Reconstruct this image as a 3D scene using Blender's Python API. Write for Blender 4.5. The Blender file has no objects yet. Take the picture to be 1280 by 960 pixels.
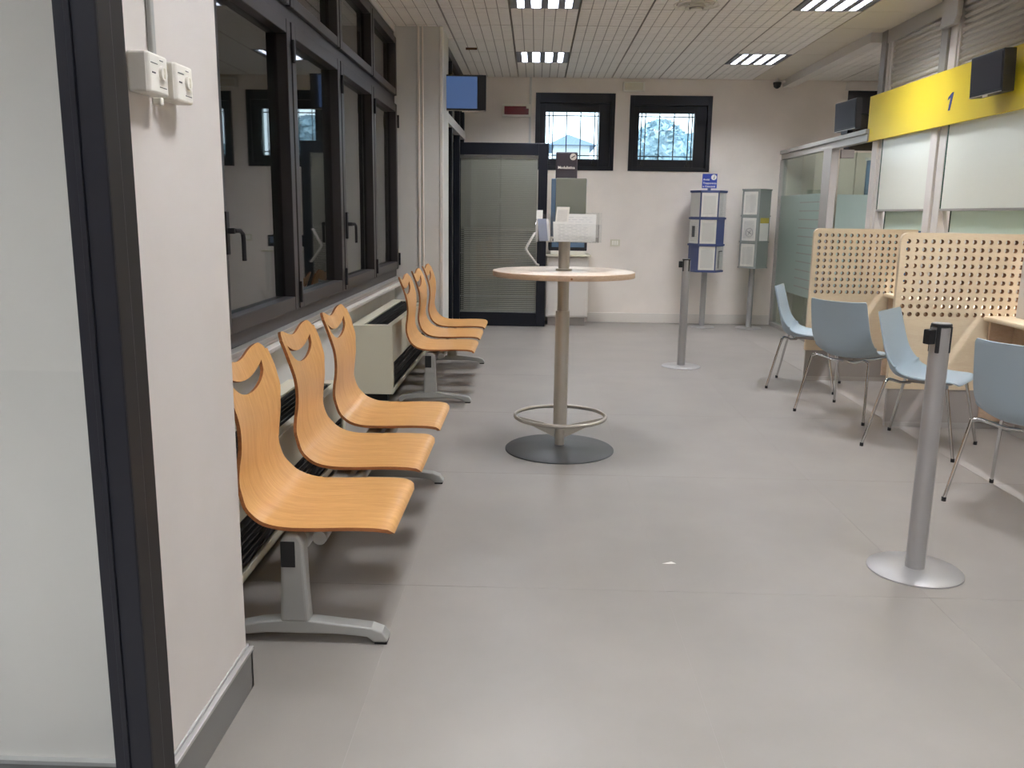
import bpy, bmesh, math, random
from math import sin, cos, pi, radians, sqrt, atan2
from mathutils import Vector, Matrix
from mathutils.geometry import delaunay_2d_cdt

random.seed(7)
S = bpy.context.scene
COL = S.collection

# ------------------------------------------------------------------ camera
F_PX = 1075.0; CAM_H = 1.43
def cam_axes(vpx=670.0, vpy=267.0, roll=1.1):
    d = Vector((vpx-640, vpy-480, F_PX)).normalized()
    n = Vector((-sin(radians(roll)), cos(radians(roll)), 0)); n = (n - d*n.dot(d)).normalized()
    r = n.cross(d)
    return d, n, r
_d, _n, _r = cam_axes()
right = Vector((_r[0], _d[0], -_n[0])); down = Vector((_r[1], _d[1], -_n[1])); fwd = Vector((_r[2], _d[2], -_n[2]))
cd = bpy.data.cameras.new('camera'); cam = bpy.data.objects.new('camera', cd); COL.objects.link(cam)
m3 = Matrix((right, -down, -fwd)).transposed()
cam.matrix_world = Matrix.Translation((0, 0, CAM_H)) @ m3.to_4x4()
cd.sensor_fit = 'HORIZONTAL'; cd.sensor_width = 36.0; cd.lens = 36.0*F_PX/1280.0
cd.clip_start = 0.05; cd.clip_end = 300
S.camera = cam

# ------------------------------------------------------------------ world, exposure
W = bpy.data.worlds.new('overcast'); S.world = W; W.use_nodes = True
bg = W.node_tree.nodes['Background']; bg.inputs['Color'].default_value = (0.72, 0.88, 1.0, 1); bg.inputs['Strength'].default_value = 4.2
S.view_settings.view_transform = 'Standard'; S.view_settings.look = 'None'
S.view_settings.gamma = 1.0; S.view_settings.use_curve_mapping = False
S.view_settings.exposure = 0.0
LAMP = 112.0        # emission of the ceiling lamp louvres
STAFF = 360.0       # emission of the linear lamps in the staff room

# ------------------------------------------------------------------ materials
def lin(c):
    out = []
    for v in c:
        v /= 255.0
        out.append(v/12.92 if v <= 0.04045 else ((v+0.055)/1.055)**2.4)
    return (*out, 1)
MATS = {}
def mat(name, rgb, rough=0.6, metal=0.0, noise=0.0, scale=8.0, bump=0.0, stretch=(1, 1, 1), coat=0.0, emit=None, estr=0.0, rgb2=None, spec=0.5):
    m = bpy.data.materials.new(name); m.use_nodes = True; nt = m.node_tree; N = nt.nodes; L = nt.links
    b = N['Principled BSDF']; b.inputs['Base Color'].default_value = lin(rgb)
    b.inputs['Roughness'].default_value = rough; b.inputs['Metallic'].default_value = metal
    b.inputs['Specular IOR Level'].default_value = spec
    if coat: b.inputs['Coat Weight'].default_value = coat; b.inputs['Coat Roughness'].default_value = 0.08
    if emit: b.inputs['Emission Color'].default_value = lin(emit); b.inputs['Emission Strength'].default_value = estr
    if noise or bump:
        tc = N.new('ShaderNodeTexCoord'); mp = N.new('ShaderNodeMapping'); mp.inputs['Scale'].default_value = stretch
        nz = N.new('ShaderNodeTexNoise'); nz.inputs['Scale'].default_value = scale; nz.inputs['Detail'].default_value = 4
        L.new(tc.outputs['Object'], mp.inputs['Vector']); L.new(mp.outputs['Vector'], nz.inputs['Vector'])
        if noise:
            cr = N.new('ShaderNodeValToRGB'); e = cr.color_ramp.elements
            e[0].position = 0.3; e[1].position = 0.7
            if rgb2: e[0].color = lin(rgb2); e[1].color = lin(rgb)
            else:
                e[0].color = lin([max(0, v*(1-noise)) for v in rgb]); e[1].color = lin([min(255, v*(1+noise)) for v in rgb])
            L.new(nz.outputs['Fac'], cr.inputs['Fac']); L.new(cr.outputs['Color'], b.inputs['Base Color'])
        if bump:
            bp = N.new('ShaderNodeBump'); bp.inputs['Strength'].default_value = bump; bp.inputs['Distance'].default_value = 0.002
            L.new(nz.outputs['Fac'], bp.inputs['Height']); L.new(bp.outputs['Normal'], b.inputs['Normal'])
    MATS[name] = m
    return m
def wood(name, rgb, rgb2, stretch, rough=0.4, coat=0.0, scale=3.0):
    m = mat(name, rgb, rough, coat=coat); nt = m.node_tree; N = nt.nodes; L = nt.links; b = N['Principled BSDF']
    tc = N.new('ShaderNodeTexCoord'); mp = N.new('ShaderNodeMapping'); mp.inputs['Scale'].default_value = stretch
    nz = N.new('ShaderNodeTexNoise'); nz.inputs['Scale'].default_value = scale; nz.inputs['Detail'].default_value = 6; nz.inputs['Distortion'].default_value = 0.6
    nz2 = N.new('ShaderNodeTexNoise'); nz2.inputs['Scale'].default_value = scale*5; nz2.inputs['Detail'].default_value = 3
    mx = N.new('ShaderNodeMath'); mx.operation = 'ADD'; md = N.new('ShaderNodeMath'); md.operation = 'MULTIPLY'; md.inputs[1].default_value = 0.5
    cr = N.new('ShaderNodeValToRGB'); e = cr.color_ramp.elements; e[0].position = 0.35; e[1].position = 0.65
    e[0].color = lin(rgb2); e[1].color = lin(rgb)
    L.new(tc.outputs['Object'], mp.inputs['Vector']); L.new(mp.outputs['Vector'], nz.inputs['Vector']); L.new(mp.outputs['Vector'], nz2.inputs['Vector'])
    L.new(nz.outputs['Fac'], mx.inputs[0]); L.new(nz2.outputs['Fac'], mx.inputs[1]); L.new(mx.outputs[0], md.inputs[0])
    L.new(md.outputs[0], cr.inputs['Fac']); L.new(cr.outputs['Color'], b.inputs['Base Color'])
    return m
def thin_fresnel(N, L, ior=1.5):
    fr = N.new('ShaderNodeFresnel'); ge = N.new('ShaderNodeNewGeometry'); ma = N.new('ShaderNodeMath'); ma.operation = 'MULTIPLY_ADD'
    ma.inputs[1].default_value = 1.0/ior-ior; ma.inputs[2].default_value = ior
    L.new(ge.outputs['Backfacing'], ma.inputs[0]); L.new(ma.outputs[0], fr.inputs['IOR'])
    return fr
def clear_glass(name, tint=(0.9, 0.95, 0.93), rough=0.02, refl=1.0, ior=1.5):
    # thin pane: see-through with Fresnel reflections
    m = bpy.data.materials.new(name); m.use_nodes = True; nt = m.node_tree; N = nt.nodes; L = nt.links
    for n in list(N): N.remove(n)
    o = N.new('ShaderNodeOutputMaterial'); mx = N.new('ShaderNodeMixShader'); fr = thin_fresnel(N, L, ior)
    t = N.new('ShaderNodeBsdfTransparent'); t.inputs['Color'].default_value = (*tint, 1)
    g = N.new('ShaderNodeBsdfGlossy'); g.inputs['Roughness'].default_value = rough; g.inputs['Color'].default_value = (refl, refl, refl, 1)
    L.new(fr.outputs['Fac'], mx.inputs['Fac']); L.new(t.outputs[0], mx.inputs[1]); L.new(g.outputs[0], mx.inputs[2]); L.new(mx.outputs[0], o.inputs['Surface'])
    MATS[name] = m
    return m
def frosted(name, rgb, trans=0.5, rough=0.15, gloss=1.0):
    # milky film on glass: diffuse + translucent + glossy coat
    m = bpy.data.materials.new(name); m.use_nodes = True; nt = m.node_tree; N = nt.nodes; L = nt.links
    for n in list(N): N.remove(n)
    o = N.new('ShaderNodeOutputMaterial'); d = N.new('ShaderNodeBsdfDiffuse'); d.inputs['Color'].default_value = lin(rgb)
    t = N.new('ShaderNodeBsdfTranslucent'); t.inputs['Color'].default_value = lin(rgb)
    a = N.new('ShaderNodeMixShader'); a.inputs['Fac'].default_value = trans; L.new(d.outputs[0], a.inputs[1]); L.new(t.outputs[0], a.inputs[2])
    fr = thin_fresnel(N, L)
    g = N.new('ShaderNodeBsdfGlossy'); g.inputs['Roughness'].default_value = rough; g.inputs['Color'].default_value = (gloss, gloss, gloss, 1)
    b = N.new('ShaderNodeMixShader'); L.new(fr.outputs['Fac'], b.inputs['Fac']); L.new(a.outputs[0], b.inputs[1]); L.new(g.outputs[0], b.inputs[2])
    L.new(b.outputs[0], o.inputs['Surface']); MATS[name] = m
    return m
def emitter(name, rgb, strength):
    m = bpy.data.materials.new(name); m.use_nodes = True; nt = m.node_tree; N = nt.nodes
    for n in list(N): N.remove(n)
    o = N.new('ShaderNodeOutputMaterial'); e = N.new('ShaderNodeEmission'); e.inputs['Color'].default_value = lin(rgb); e.inputs['Strength'].default_value = strength
    nt.links.new(e.outputs[0], o.inputs['Surface']); MATS[name] = m
    return m
def printed(name, paper=(236, 231, 220), ink=(178, 174, 168), rows=60.0, words=25.0, fill=0.55):
    # rows of small print: a brick pattern in Generated space (flat print on paper)
    m = mat(name, paper, 0.8); nt = m.node_tree; N = nt.nodes; L = nt.links; b = N['Principled BSDF']
    tc = N.new('ShaderNodeTexCoord'); sp = N.new('ShaderNodeSeparateXYZ'); cb = N.new('ShaderNodeCombineXYZ')
    L.new(tc.outputs['UV'], sp.inputs[0]); L.new(sp.outputs['X'], cb.inputs['X']); L.new(sp.outputs['Y'], cb.inputs['Y'])
    br = N.new('ShaderNodeTexBrick'); br.inputs['Scale'].default_value = 1.0
    br.inputs['Brick Width'].default_value = 1.0/words*3; br.inputs['Row Height'].default_value = 1.0/rows*2
    br.inputs['Mortar Size'].default_value = 1.0/rows*fill; br.inputs['Mortar Smooth'].default_value = 0.1
    br.inputs['Color1'].default_value = lin(ink); br.inputs['Color2'].default_value = lin([min(255, v+30) for v in ink]); br.inputs['Mortar'].default_value = lin(paper)
    L.new(cb.outputs[0], br.inputs['Vector'])
    # keep a blank margin
    def step(sock, lo, hi):
        a = N.new('ShaderNodeMath'); a.operation = 'GREATER_THAN'; a.inputs[1].default_value = lo; L.new(sock, a.inputs[0])
        c = N.new('ShaderNodeMath'); c.operation = 'LESS_THAN'; c.inputs[1].default_value = hi; L.new(sock, c.inputs[0])
        d = N.new('ShaderNodeMath'); d.operation = 'MULTIPLY'; L.new(a.outputs[0], d.inputs[0]); L.new(c.outputs[0], d.inputs[1]); return d
    sx = step(sp.outputs['X'], 0.12, 0.88); sy = step(sp.outputs['Y'], 0.1, 0.88)
    mm = N.new('ShaderNodeMath'); mm.operation = 'MULTIPLY'; L.new(sx.outputs[0], mm.inputs[0]); L.new(sy.outputs[0], mm.inputs[1])
    mc = N.new('ShaderNodeMix'); mc.data_type = 'RGBA'; mc.inputs[6].default_value = lin(paper)
    L.new(mm.outputs[0], mc.inputs[0]); L.new(br.outputs['Color'], mc.inputs[7]); L.new(mc.outputs[2], b.inputs['Base Color'])
    return m

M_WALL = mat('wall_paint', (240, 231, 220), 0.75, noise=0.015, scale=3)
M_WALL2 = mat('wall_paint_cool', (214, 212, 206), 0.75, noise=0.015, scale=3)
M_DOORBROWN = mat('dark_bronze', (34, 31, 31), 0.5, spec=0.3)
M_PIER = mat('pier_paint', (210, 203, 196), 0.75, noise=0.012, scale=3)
M_FLOOR = mat('floor_vinyl', (141, 135, 128), 0.40, noise=0.03, scale=2.2, bump=0.05)
M_JOINT = mat('floor_joint', (152, 146, 140), 0.7)
M_CEIL = mat('ceiling_metal', (248, 243, 236), 0.6)
M_CEILGAP = mat('ceiling_gap', (178, 170, 162), 0.8)
M_CEILPLAIN = mat('ceiling_plain', (214, 205, 188), 0.7)
M_BASE = mat('skirting_grey', (128, 127, 124), 0.35, metal=0.3)
M_BASETOP = mat('skirting_lip', (186, 184, 180), 0.35, metal=0.3)
M_BASEWHITE = mat('skirting_white', (226, 219, 209), 0.6)
M_BLACK = mat('black_aluminium', (19, 22, 31), 0.35, spec=0.4)
M_BROWN = mat('bronze_aluminium', (50, 46, 46), 0.38, spec=0.5)
M_DARK = mat('dark_rubber', (22, 22, 23), 0.6)
M_SHUT = mat('closed_shutter', (40, 42, 42), 0.7)
M_GLASS = clear_glass('window_glass', (0.55, 0.58, 0.57))
M_CGLASS = clear_glass('clear_glass', (0.86, 0.92, 0.89))
M_DGLASS = clear_glass('door_glass', (0.93, 0.95, 0.95))
M_ACRYL = clear_glass('acrylic', (0.975, 0.98, 0.98), 0.05)
M_FROST = frosted('white_film_glass', (250, 251, 240), 0.2, 0.2, 0.8)
M_FROSTLOW = frosted('pale_green_film_glass', (226, 240, 226), 0.25, 0.2, 0.8)
M_BAND = frosted('frosted_band', (188, 204, 196), 0.6, 0.3)
M_GEDGE = mat('glass_edge', (50, 84, 68), 0.2)
M_PLY = wood('beech_plywood', (226, 174, 108), (206, 149, 84), (1.2, 14, 1.2), 0.33, coat=0.25)
M_PLYEDGE = wood('plywood_edge', (176, 112, 62), (140, 84, 44), (4, 4, 40), 0.5)
M_MAPLE = wood('pale_maple', (240, 222, 190), (232, 210, 176), (2, 6, 12), 0.45)
M_CORE = mat('raw_board_core', (150, 108, 70), 0.8)
M_MAPLETOP = wood('pale_maple_top', (222, 206, 188), (212, 192, 172), (3, 14, 3), 0.3, coat=0.2)
M_MAPLEEDGE = wood('pale_maple_edge', (214, 188, 160), (200, 170, 140), (6, 6, 20), 0.4)
M_SILVER = mat('silver_paint', (172, 170, 168), 0.38, metal=0.45)
M_LEG = mat('grey_cast_metal', (168, 168, 163), 0.4, metal=0.35)
M_SATIN = mat('satin_steel', (192, 186, 174), 0.35, metal=0.6)
M_CHROME = mat('chrome', (214, 214, 214), 0.12, metal=1.0)
M_ALU = mat('anodised_aluminium', (186, 182, 176), 0.4, metal=0.45)
M_POST = mat('grey_post', (150, 147, 140), 0.45, metal=0.3)
M_WHITEALU = mat('white_aluminium', (222, 216, 208), 0.45)
M_CAST = mat('dark_cast_base', (84, 86, 86), 0.5, metal=0.1)
M_SHELL = mat('blue_grey_plastic', (166, 181, 190), 0.5, spec=0.4)
M_KICK = mat('grey_laminate', (168, 161, 154), 0.5)
M_YELLOW = mat('yellow_sign', (240, 212, 52), 0.4)
M_BLUE = mat('sign_blue', (40, 62, 150), 0.4)
M_NUMBLUE = mat('numeral_blue', (52, 62, 130), 0.4)  # plain dark blue of the fascia number
M_WHITE = mat('white_plastic', (238, 234, 222), 0.45)
M_CREAM = mat('cream_metal', (216, 210, 188), 0.5)
M_SLAT = mat('shutter_slat', (205, 199, 188), 0.5)
M_GRILLE = mat('grille_grey', (64, 62, 60), 0.8, spec=0.1)
M_RED = mat('dark_red_glass', (110, 28, 36), 0.25)
M_TV = mat('screen_off', (46, 44, 52), 0.45, spec=0.25)
M_TVON = mat('screen_blue', (40, 60, 100), 0.2, emit=(82, 108, 152), estr=0.6)
M_TVBODY = mat('tv_body', (26, 26, 30), 0.45)
M_SIGN = mat('charcoal_sign', (62, 56, 62), 0.45)
M_GREYBOX = mat('grey_green_metal', (140, 142, 130), 0.45, metal=0.2)
M_SLATE = mat('blue_grey_panel', (92, 116, 140), 0.6)
M_LABEL = mat('grey_panel', (148, 152, 146), 0.5, metal=0.15)
M_BLIND = mat('blind_grey', (172, 168, 156), 0.6)
M_RACKBLUE = mat('rack_blue', (70, 82, 124), 0.45)
M_PAPER = printed('printed_sheet')
M_PAPER2 = printed('printed_form', (236, 233, 226), (196, 194, 190), rows=24, words=14, fill=0.75)
M_PLAINP = mat('plain_paper', (230, 227, 220), 0.8)
M_LEAF = mat('leaflet_blue', (148, 156, 174), 0.6)
M_YPAPER = mat('leaflet_yellow', (190, 170, 80), 0.7)
M_INK = mat('print_ink', (90, 90, 92), 0.8)
M_WARD = mat('cream_wardrobe', (222, 212, 192), 0.55)
M_BRN = mat('brown_board', (120, 90, 62), 0.6)
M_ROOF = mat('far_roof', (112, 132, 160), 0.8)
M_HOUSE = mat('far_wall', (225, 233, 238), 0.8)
M_TREE = mat('far_foliage', (158, 180, 190), 0.9, noise=0.2, scale=1.5)  # haze and overexposure put into the pale blue-grey foliage colour
M_GROUND = mat('outside_ground', (120, 125, 120), 0.9)
M_LAMP = emitter('lamp_tube_glow', (244, 247, 255), LAMP)
M_STAFF = emitter('staff_lamp_glow', (246, 246, 255), STAFF)
M_REFLECTOR = mat('lamp_reflector', (120, 123, 130), 0.6)

# ------------------------------------------------------------------ mesh helpers
def tag(o, label=None, cat=None, group=None, kind=None):
    if label: o['label'] = label
    if cat: o['category'] = cat
    if group: o['group'] = group
    if kind: o['kind'] = kind
    return o
def thing(name, label, cat, loc=(0, 0, 0), rz=0.0, group=None):
    o = bpy.data.objects.new(name, None); COL.objects.link(o); o.empty_display_size = 0.1
    o.location = loc; o.rotation_euler = (0, 0, rz)
    return tag(o, label, cat, group)

class MB:
    """Collects shapes; build() links them as one mesh object. o = origin subtracted from every vertex."""
    def __init__(self, o=(0, 0, 0)):
        self.v = []; self.f = []; self.mi = []; self.uv = {}; self.o = Vector(o); self.cur = 0
    def add(self, vs, fs, uvs=None):
        b = len(self.v)
        self.v += [Vector(p)-self.o for p in vs]
        for i, f in enumerate(fs):
            if uvs and uvs[i]: self.uv[len(self.f)] = uvs[i]
            self.f.append([b+k for k in f]); self.mi.append(self.cur)
        return self
    def box(self, x0, x1, y0, y1, z0, z1):
        vs = [(x, y, z) for z in (z0, z1) for y in (y0, y1) for x in (x0, x1)]
        return self.add(vs, [(0, 2, 3, 1), (4, 5, 7, 6), (0, 1, 5, 4), (2, 6, 7, 3), (0, 4, 6, 2), (1, 3, 7, 5)])
    def obox(self, c, sx, sy, sz, R=None):
        R = R or Matrix.Identity(3); c = Vector(c)
        vs = [c + R @ Vector((x*sx/2, y*sy/2, z*sz/2)) for z in (-1, 1) for y in (-1, 1) for x in (-1, 1)]
        return self.add(vs, [(0, 2, 3, 1), (4, 5, 7, 6), (0, 1, 5, 4), (2, 6, 7, 3), (0, 4, 6, 2), (1, 3, 7, 5)])
    def lathe(self, prof, n=32, c=(0, 0), cap=True):
        vs = []; fs = []
        for (r, z) in prof:
            for k in range(n):
                a = 2*pi*k/n; vs.append((c[0]+r*cos(a), c[1]+r*sin(a), z))
        for i in range(len(prof)-1):
            for k in range(n):
                k2 = (k+1) % n; fs.append((i*n+k, i*n+k2, (i+1)*n+k2, (i+1)*n+k))
        if cap:
            fs.append(tuple(reversed(range(n)))); fs.append(tuple(range((len(prof)-1)*n, len(prof)*n)))
        return self.add(vs, fs)
    def tube(self, pts, r, n=10, closed=False):
        pts = [Vector(p) for p in pts]; vs = []; fs = []; m = len(pts); prev = None
        for i, p in enumerate(pts):
            if closed: t = pts[(i+1) % m]-pts[i-1]
            else: t = pts[min(i+1, m-1)]-pts[max(i-1, 0)]
            t.normalize()
            if prev is None:
                a = Vector((0, 0, 1)) if abs(t.z) < 0.9 else Vector((1, 0, 0)); u = t.cross(a).normalized()
            else: u = (prev - t*prev.dot(t)).normalized()
            prev = u; w = t.cross(u)
            rr = r[i] if isinstance(r, (list, tuple)) else r
            for k in range(n):
                a = 2*pi*k/n; vs.append(p+u*rr*cos(a)+w*rr*sin(a))
        for i in range(m if closed else m-1):
            j = (i+1) % m
            for k in range(n):
                k2 = (k+1) % n; fs.append((i*n+k, i*n+k2, j*n+k2, j*n+k))
        if not closed:
            fs.append(tuple(reversed(range(n)))); fs.append(tuple(range((m-1)*n, m*n)))
        return self.add(vs, fs)
    def prism(self, poly, axis, a0, a1):
        """poly: 2-D points; axis 'x','y','z' extruded from a0 to a1"""
        def P(p, a):
            return {'x': (a, p[0], p[1]), 'y': (p[0], a, p[1]), 'z': (p[0], p[1], a)}[axis]
        n = len(poly); vs = [P(p, a0) for p in poly]+[P(p, a1) for p in poly]
        fs = [tuple(range(n)), tuple(reversed(range(n, 2*n)))]+[(i, i+n, (i+1) % n+n, (i+1) % n) for i in range(n)]
        return self.add(vs, fs)
    def sheet(self, p, u, v, t=0.0006):
        """thin printed sheet: corner p, edge vectors u (width) and v (height); front carries UVs"""
        p, u, v = Vector(p), Vector(u), Vector(v); n = u.cross(v).normalized()*t
        vs = [p, p+u, p+u+v, p+v]; vs = [q+n for q in vs]+[q-n for q in vs]
        U = [(0, 0), (1, 0), (1, 1), (0, 1)]
        return self.add(vs, [(0, 1, 2, 3), (7, 6, 5, 4), (0, 4, 5, 1), (1, 5, 6, 2), (2, 6, 7, 3), (3, 7, 4, 0)], [U, None, None, None, None, None])
    def build(self, name, mats, parent=None, bevel=0.0, smooth=False, seg=2, recalc=True):
        me = bpy.data.meshes.new(name); me.from_pydata([tuple(p) for p in self.v], [], self.f)
        for m in (mats if isinstance(mats, (list, tuple)) else [mats]): me.materials.append(m)
        me.polygons.foreach_set('material_index', self.mi)
        if self.uv:
            ul = me.uv_layers.new(name='UVMap')
            for fi, uvs in self.uv.items():
                for li, c in zip(me.polygons[fi].loop_indices, uvs): ul.data[li].uv = c
        if recalc:
            bm = bmesh.new(); bm.from_mesh(me); bmesh.ops.recalc_face_normals(bm, faces=bm.faces); bm.to_mesh(me); bm.free()
        me.update()
        o = bpy.data.objects.new(name, me); COL.objects.link(o)
        if parent: o.parent = parent
        if bevel:
            b = o.modifiers.new('bevel', 'BEVEL'); b.width = bevel; b.segments = seg; b.limit_method = 'ANGLE'; b.angle_limit = radians(40)
        if smooth: smooth_by_angle(me)
        return o
def smooth_by_angle(me, ang=40):
    bm = bmesh.new(); bm.from_mesh(me)
    for f in bm.faces: f.smooth = True
    for e in bm.edges:
        e.smooth = not (len(e.link_faces) == 2 and e.calc_face_angle(0) > radians(ang))
    bm.to_mesh(me); bm.free()
def struct(name, mb, m, parent=None, **k):
    o = mb.build(name, m, parent, **k)
    if parent is None: o['kind'] = 'structure'
    return o
def copy_tree(src, parent=None):
    c = src.copy(); COL.objects.link(c)
    if parent: c.parent = parent
    for ch in list(src.children): copy_tree(ch, c)
    return c
def text(name, body, size, m, parent, loc, X, Y, shear=0.0, align='CENTER', extrude=0.0008, bold=0.0, wide=1.0):
    cu = bpy.data.curves.new(name, 'FONT'); cu.body = body; cu.size = size; cu.align_x = align; cu.align_y = 'CENTER'
    cu.extrude = extrude; cu.shear = shear; cu.offset = bold; cu.resolution_u = 3
    t = bpy.data.objects.new('text_tmp', cu); COL.objects.link(t)
    dg = bpy.context.evaluated_depsgraph_get(); me = bpy.data.meshes.new_from_object(t.evaluated_get(dg))
    bpy.data.objects.remove(t); bpy.data.curves.remove(cu)
    X = Vector(X).normalized(); Y = Vector(Y).normalized(); Z = X.cross(Y)
    Mx = Matrix((X*wide, Y, Z)).transposed().to_4x4(); Mx.translation = Vector(loc)
    me.transform(Mx); me.materials.clear(); me.materials.append(m)
    o = bpy.data.objects.new(name, me); COL.objects.link(o); o.parent = parent
    return o
def Rz(a): return Matrix.Rotation(a, 3, 'Z')

# ------------------------------------------------------------------ setting
CZ = 3.15; BY = 11.65; XW = -1.38; XP = -0.85; XR = 3.2; XC = 3.28
# floor
fl = struct('floor', MB().box(-5.2, 6.6, -4, 12, -0.12, -0.0007), M_JOINT)
def floor_tile(x0, x1, y0, y1):
    g = 0.0008
    MB().box(x0+g, x1-g, y0+g, y1-g, -0.004, 0.0).build('floor_tile', M_FLOOR, fl)
ys = [-0.88, 0.62, 1.88, 3.13, 4.63, 6.13, 7.63, 9.13, 10.63, 11.65]
for i in range(-2, 5):
    for a, b in zip(ys[:-1], ys[1:]):
        sh = 0.0 if i % 2 == 0 else 0.0
        floor_tile(-0.48+1.01*i, -0.48+1.01*(i+1), a, b)
MB().box(-5.2, -2.5, -4, 1.83, -0.004, 0).build('floor_tile', M_FLOOR, fl)
MB().box(-2.5, 4.57, -4, -0.88, -0.004, 0).build('floor_tile', M_FLOOR, fl)
MB().box(4.57, 6.6, -4, 11.65, -0.004, 0).build('floor_tile', M_FLOOR, fl)

# ceiling: slab with metal lattice tiles hung under it
ce = struct('ceiling', MB().box(-5.2, 6.6, -4, 12, CZ+0.10, CZ+0.3), M_CEILGAP)
TX, TY = 0.6, 0.67
def tile_mesh(w, h, nx, ny, m):
    b = MB(); b.box(0.004, w-0.004, 0.004, h-0.004, 0.006, 0.014)
    gx = 0.0055
    for i in range(nx):
        for j in range(ny):
            x0, x1 = 0.004+(w-0.008)*i/nx, 0.004+(w-0.008)*(i+1)/nx
            y0, y1 = 0.004+(h-0.008)*j/ny, 0.004+(h-0.008)*(j+1)/ny
            b.box(x0+gx, x1-gx, y0+gx, y1-gx, 0.0, 0.006)
    o = b.build('ceiling_tile', m, ce)
    return o
M_CEILT = [M_CEILGAP, M_CEIL]
def lattice_tile(w, h, nx, ny):
    b = MB(); b.cur = 0; b.box(0.005, w-0.005, 0.005, h-0.005, 0.005, 0.012); b.cur = 1
    g = 0.0045
    for i in range(nx):
        for j in range(ny):
            x0, x1 = 0.005+(w-0.01)*i/nx, 0.005+(w-0.01)*(i+1)/nx
            y0, y1 = 0.005+(h-0.01)*j/ny, 0.005+(h-0.01)*(j+1)/ny
            vs = [(x0+g, y0+g, 0), (x1-g, y0+g, 0), (x1-g, y1-g, 0), (x0+g, y1-g, 0)]
            vs += [(x, y, 0.005) for x, y, _ in vs]
            b.add(vs, [(3, 2, 1, 0), (0, 1, 5, 4), (1, 2, 6, 5), (2, 3, 7, 6), (3, 0, 4, 7)])
    return b.build('ceiling_tile', M_CEILT, ce, recalc=False)
def plain_tile(w, h):
    return MB().box(0.003, w-0.003, 0.003, h-0.003, 0, 0.012).build('ceiling_tile', M_CEILPLAIN, ce)
protos = {}
def put_tile(kind, x, y, w=TX, h=TY):
    key = (kind, round(w, 3), round(h, 3))
    if key not in protos:
        o = lattice_tile(w, h, max(1, round(w/0.1)), max(1, round(h/0.096))) if kind == 'lattice' else plain_tile(w, h)
        protos[key] = o; o.location = (x, y, CZ)
    else:
        o = protos[key].copy(); COL.objects.link(o); o.location = (x, y, CZ)
LIGHT_X = (-0.26, 2.14)
light_rows = [10.53-TY-4*TY*k for k in range(5)]      # near edge of every fourth cell
LIGHT_CELLS = [(lx, ly) for lx in LIGHT_X for ly in light_rows]
xs = [-1.46+TX*k for k in range(8)]
yrows = [10.53-TY*k for k in range(0, 21)]            # 10.53 downwards: near edges
for y in [10.53]+[10.53-TY*k for k in range(1, 21)]:
    h = (BY-y) if y == 10.53 else TY
    segs = [(y, h)] if h <= TY+0.01 else [(y, TY), (y+TY, h-TY)]
    for (yy, hh) in segs:
        for x in xs:
            if x > 2.7: continue
            if any(abs(x-lx) < 0.05 and abs(yy-ly) < 0.05 for lx, ly in LIGHT_CELLS): continue
            put_tile('lattice', x, yy, TX, hh)
        put_tile('plain', 2.74, yy, 0.515, hh)
        if yy > 5:
            for k in range(3): put_tile('lattice', 3.26+TX*k, yy, TX, hh)
# rest of the ceiling out of the frame
MB().box(-5.2, -1.47, -4, 1.83, CZ, CZ+0.012).build('ceiling_panel', M_CEIL, ce)
MB().box(-1.46, 6.6, -4, 10.53-20*TY, CZ, CZ+0.012).build('ceiling_panel', M_CEIL, ce)
MB().box(3.26, 6.6, 10.53-20*TY, 4.4, CZ, CZ+0.012).build('ceiling_panel', M_CEIL, ce)
MB().box(5.06, 6.6, 4.4, 11.65, CZ, CZ+0.012).build('ceiling_panel', M_CEIL, ce)
# lowered strip in the ceiling in line with the counter partition
struct('trim_1', MB().box(3.13, 3.26, 8.69, BY, 3.06, CZ), M_WHITEALU)

# back wall with two low window openings and a third on the staff side
def wall_with_holes(name, x0, x1, z0, z1, holes, y0, y1, m):
    b = MB(); xsx = sorted({x0, x1, *[h[0] for h in holes], *[h[1] for h in holes]})
    for a, c in zip(xsx[:-1], xsx[1:]):
        cuts = sorted([(h[2], h[3]) for h in holes if h[0] <= a+1e-6 and h[1] >= c-1e-6])
        z = z0
        for lo, hi in cuts:
            if lo > z: b.box(a, c, y0, y1, z, lo)
            z = hi
        if z < z1: b.box(a, c, y0, y1, z, z1)
    return struct(name, b, m)
W1 = (-0.03, 1.00, 1.995, 2.965); W2 = (1.19, 2.25, 1.995, 2.945); W3 = (3.97, 5.2, 1.6, 3.03)
wall_with_holes('wall_back', -1.5, 6.6, -0.0, CZ+0.1, [W1, W2, W3], BY, BY+0.3, M_WALL)
struct('baseboard_back', MB().box(0.72, XR, BY-0.015, BY, 0, 0.13), M_BASEWHITE, bevel=0.004)
# thin wall conduit beside the first window
struct('trim_2', MB().box(-0.115, -0.085, BY-0.02, BY, 2.0, CZ), M_WALL2, bevel=0.003)

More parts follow.
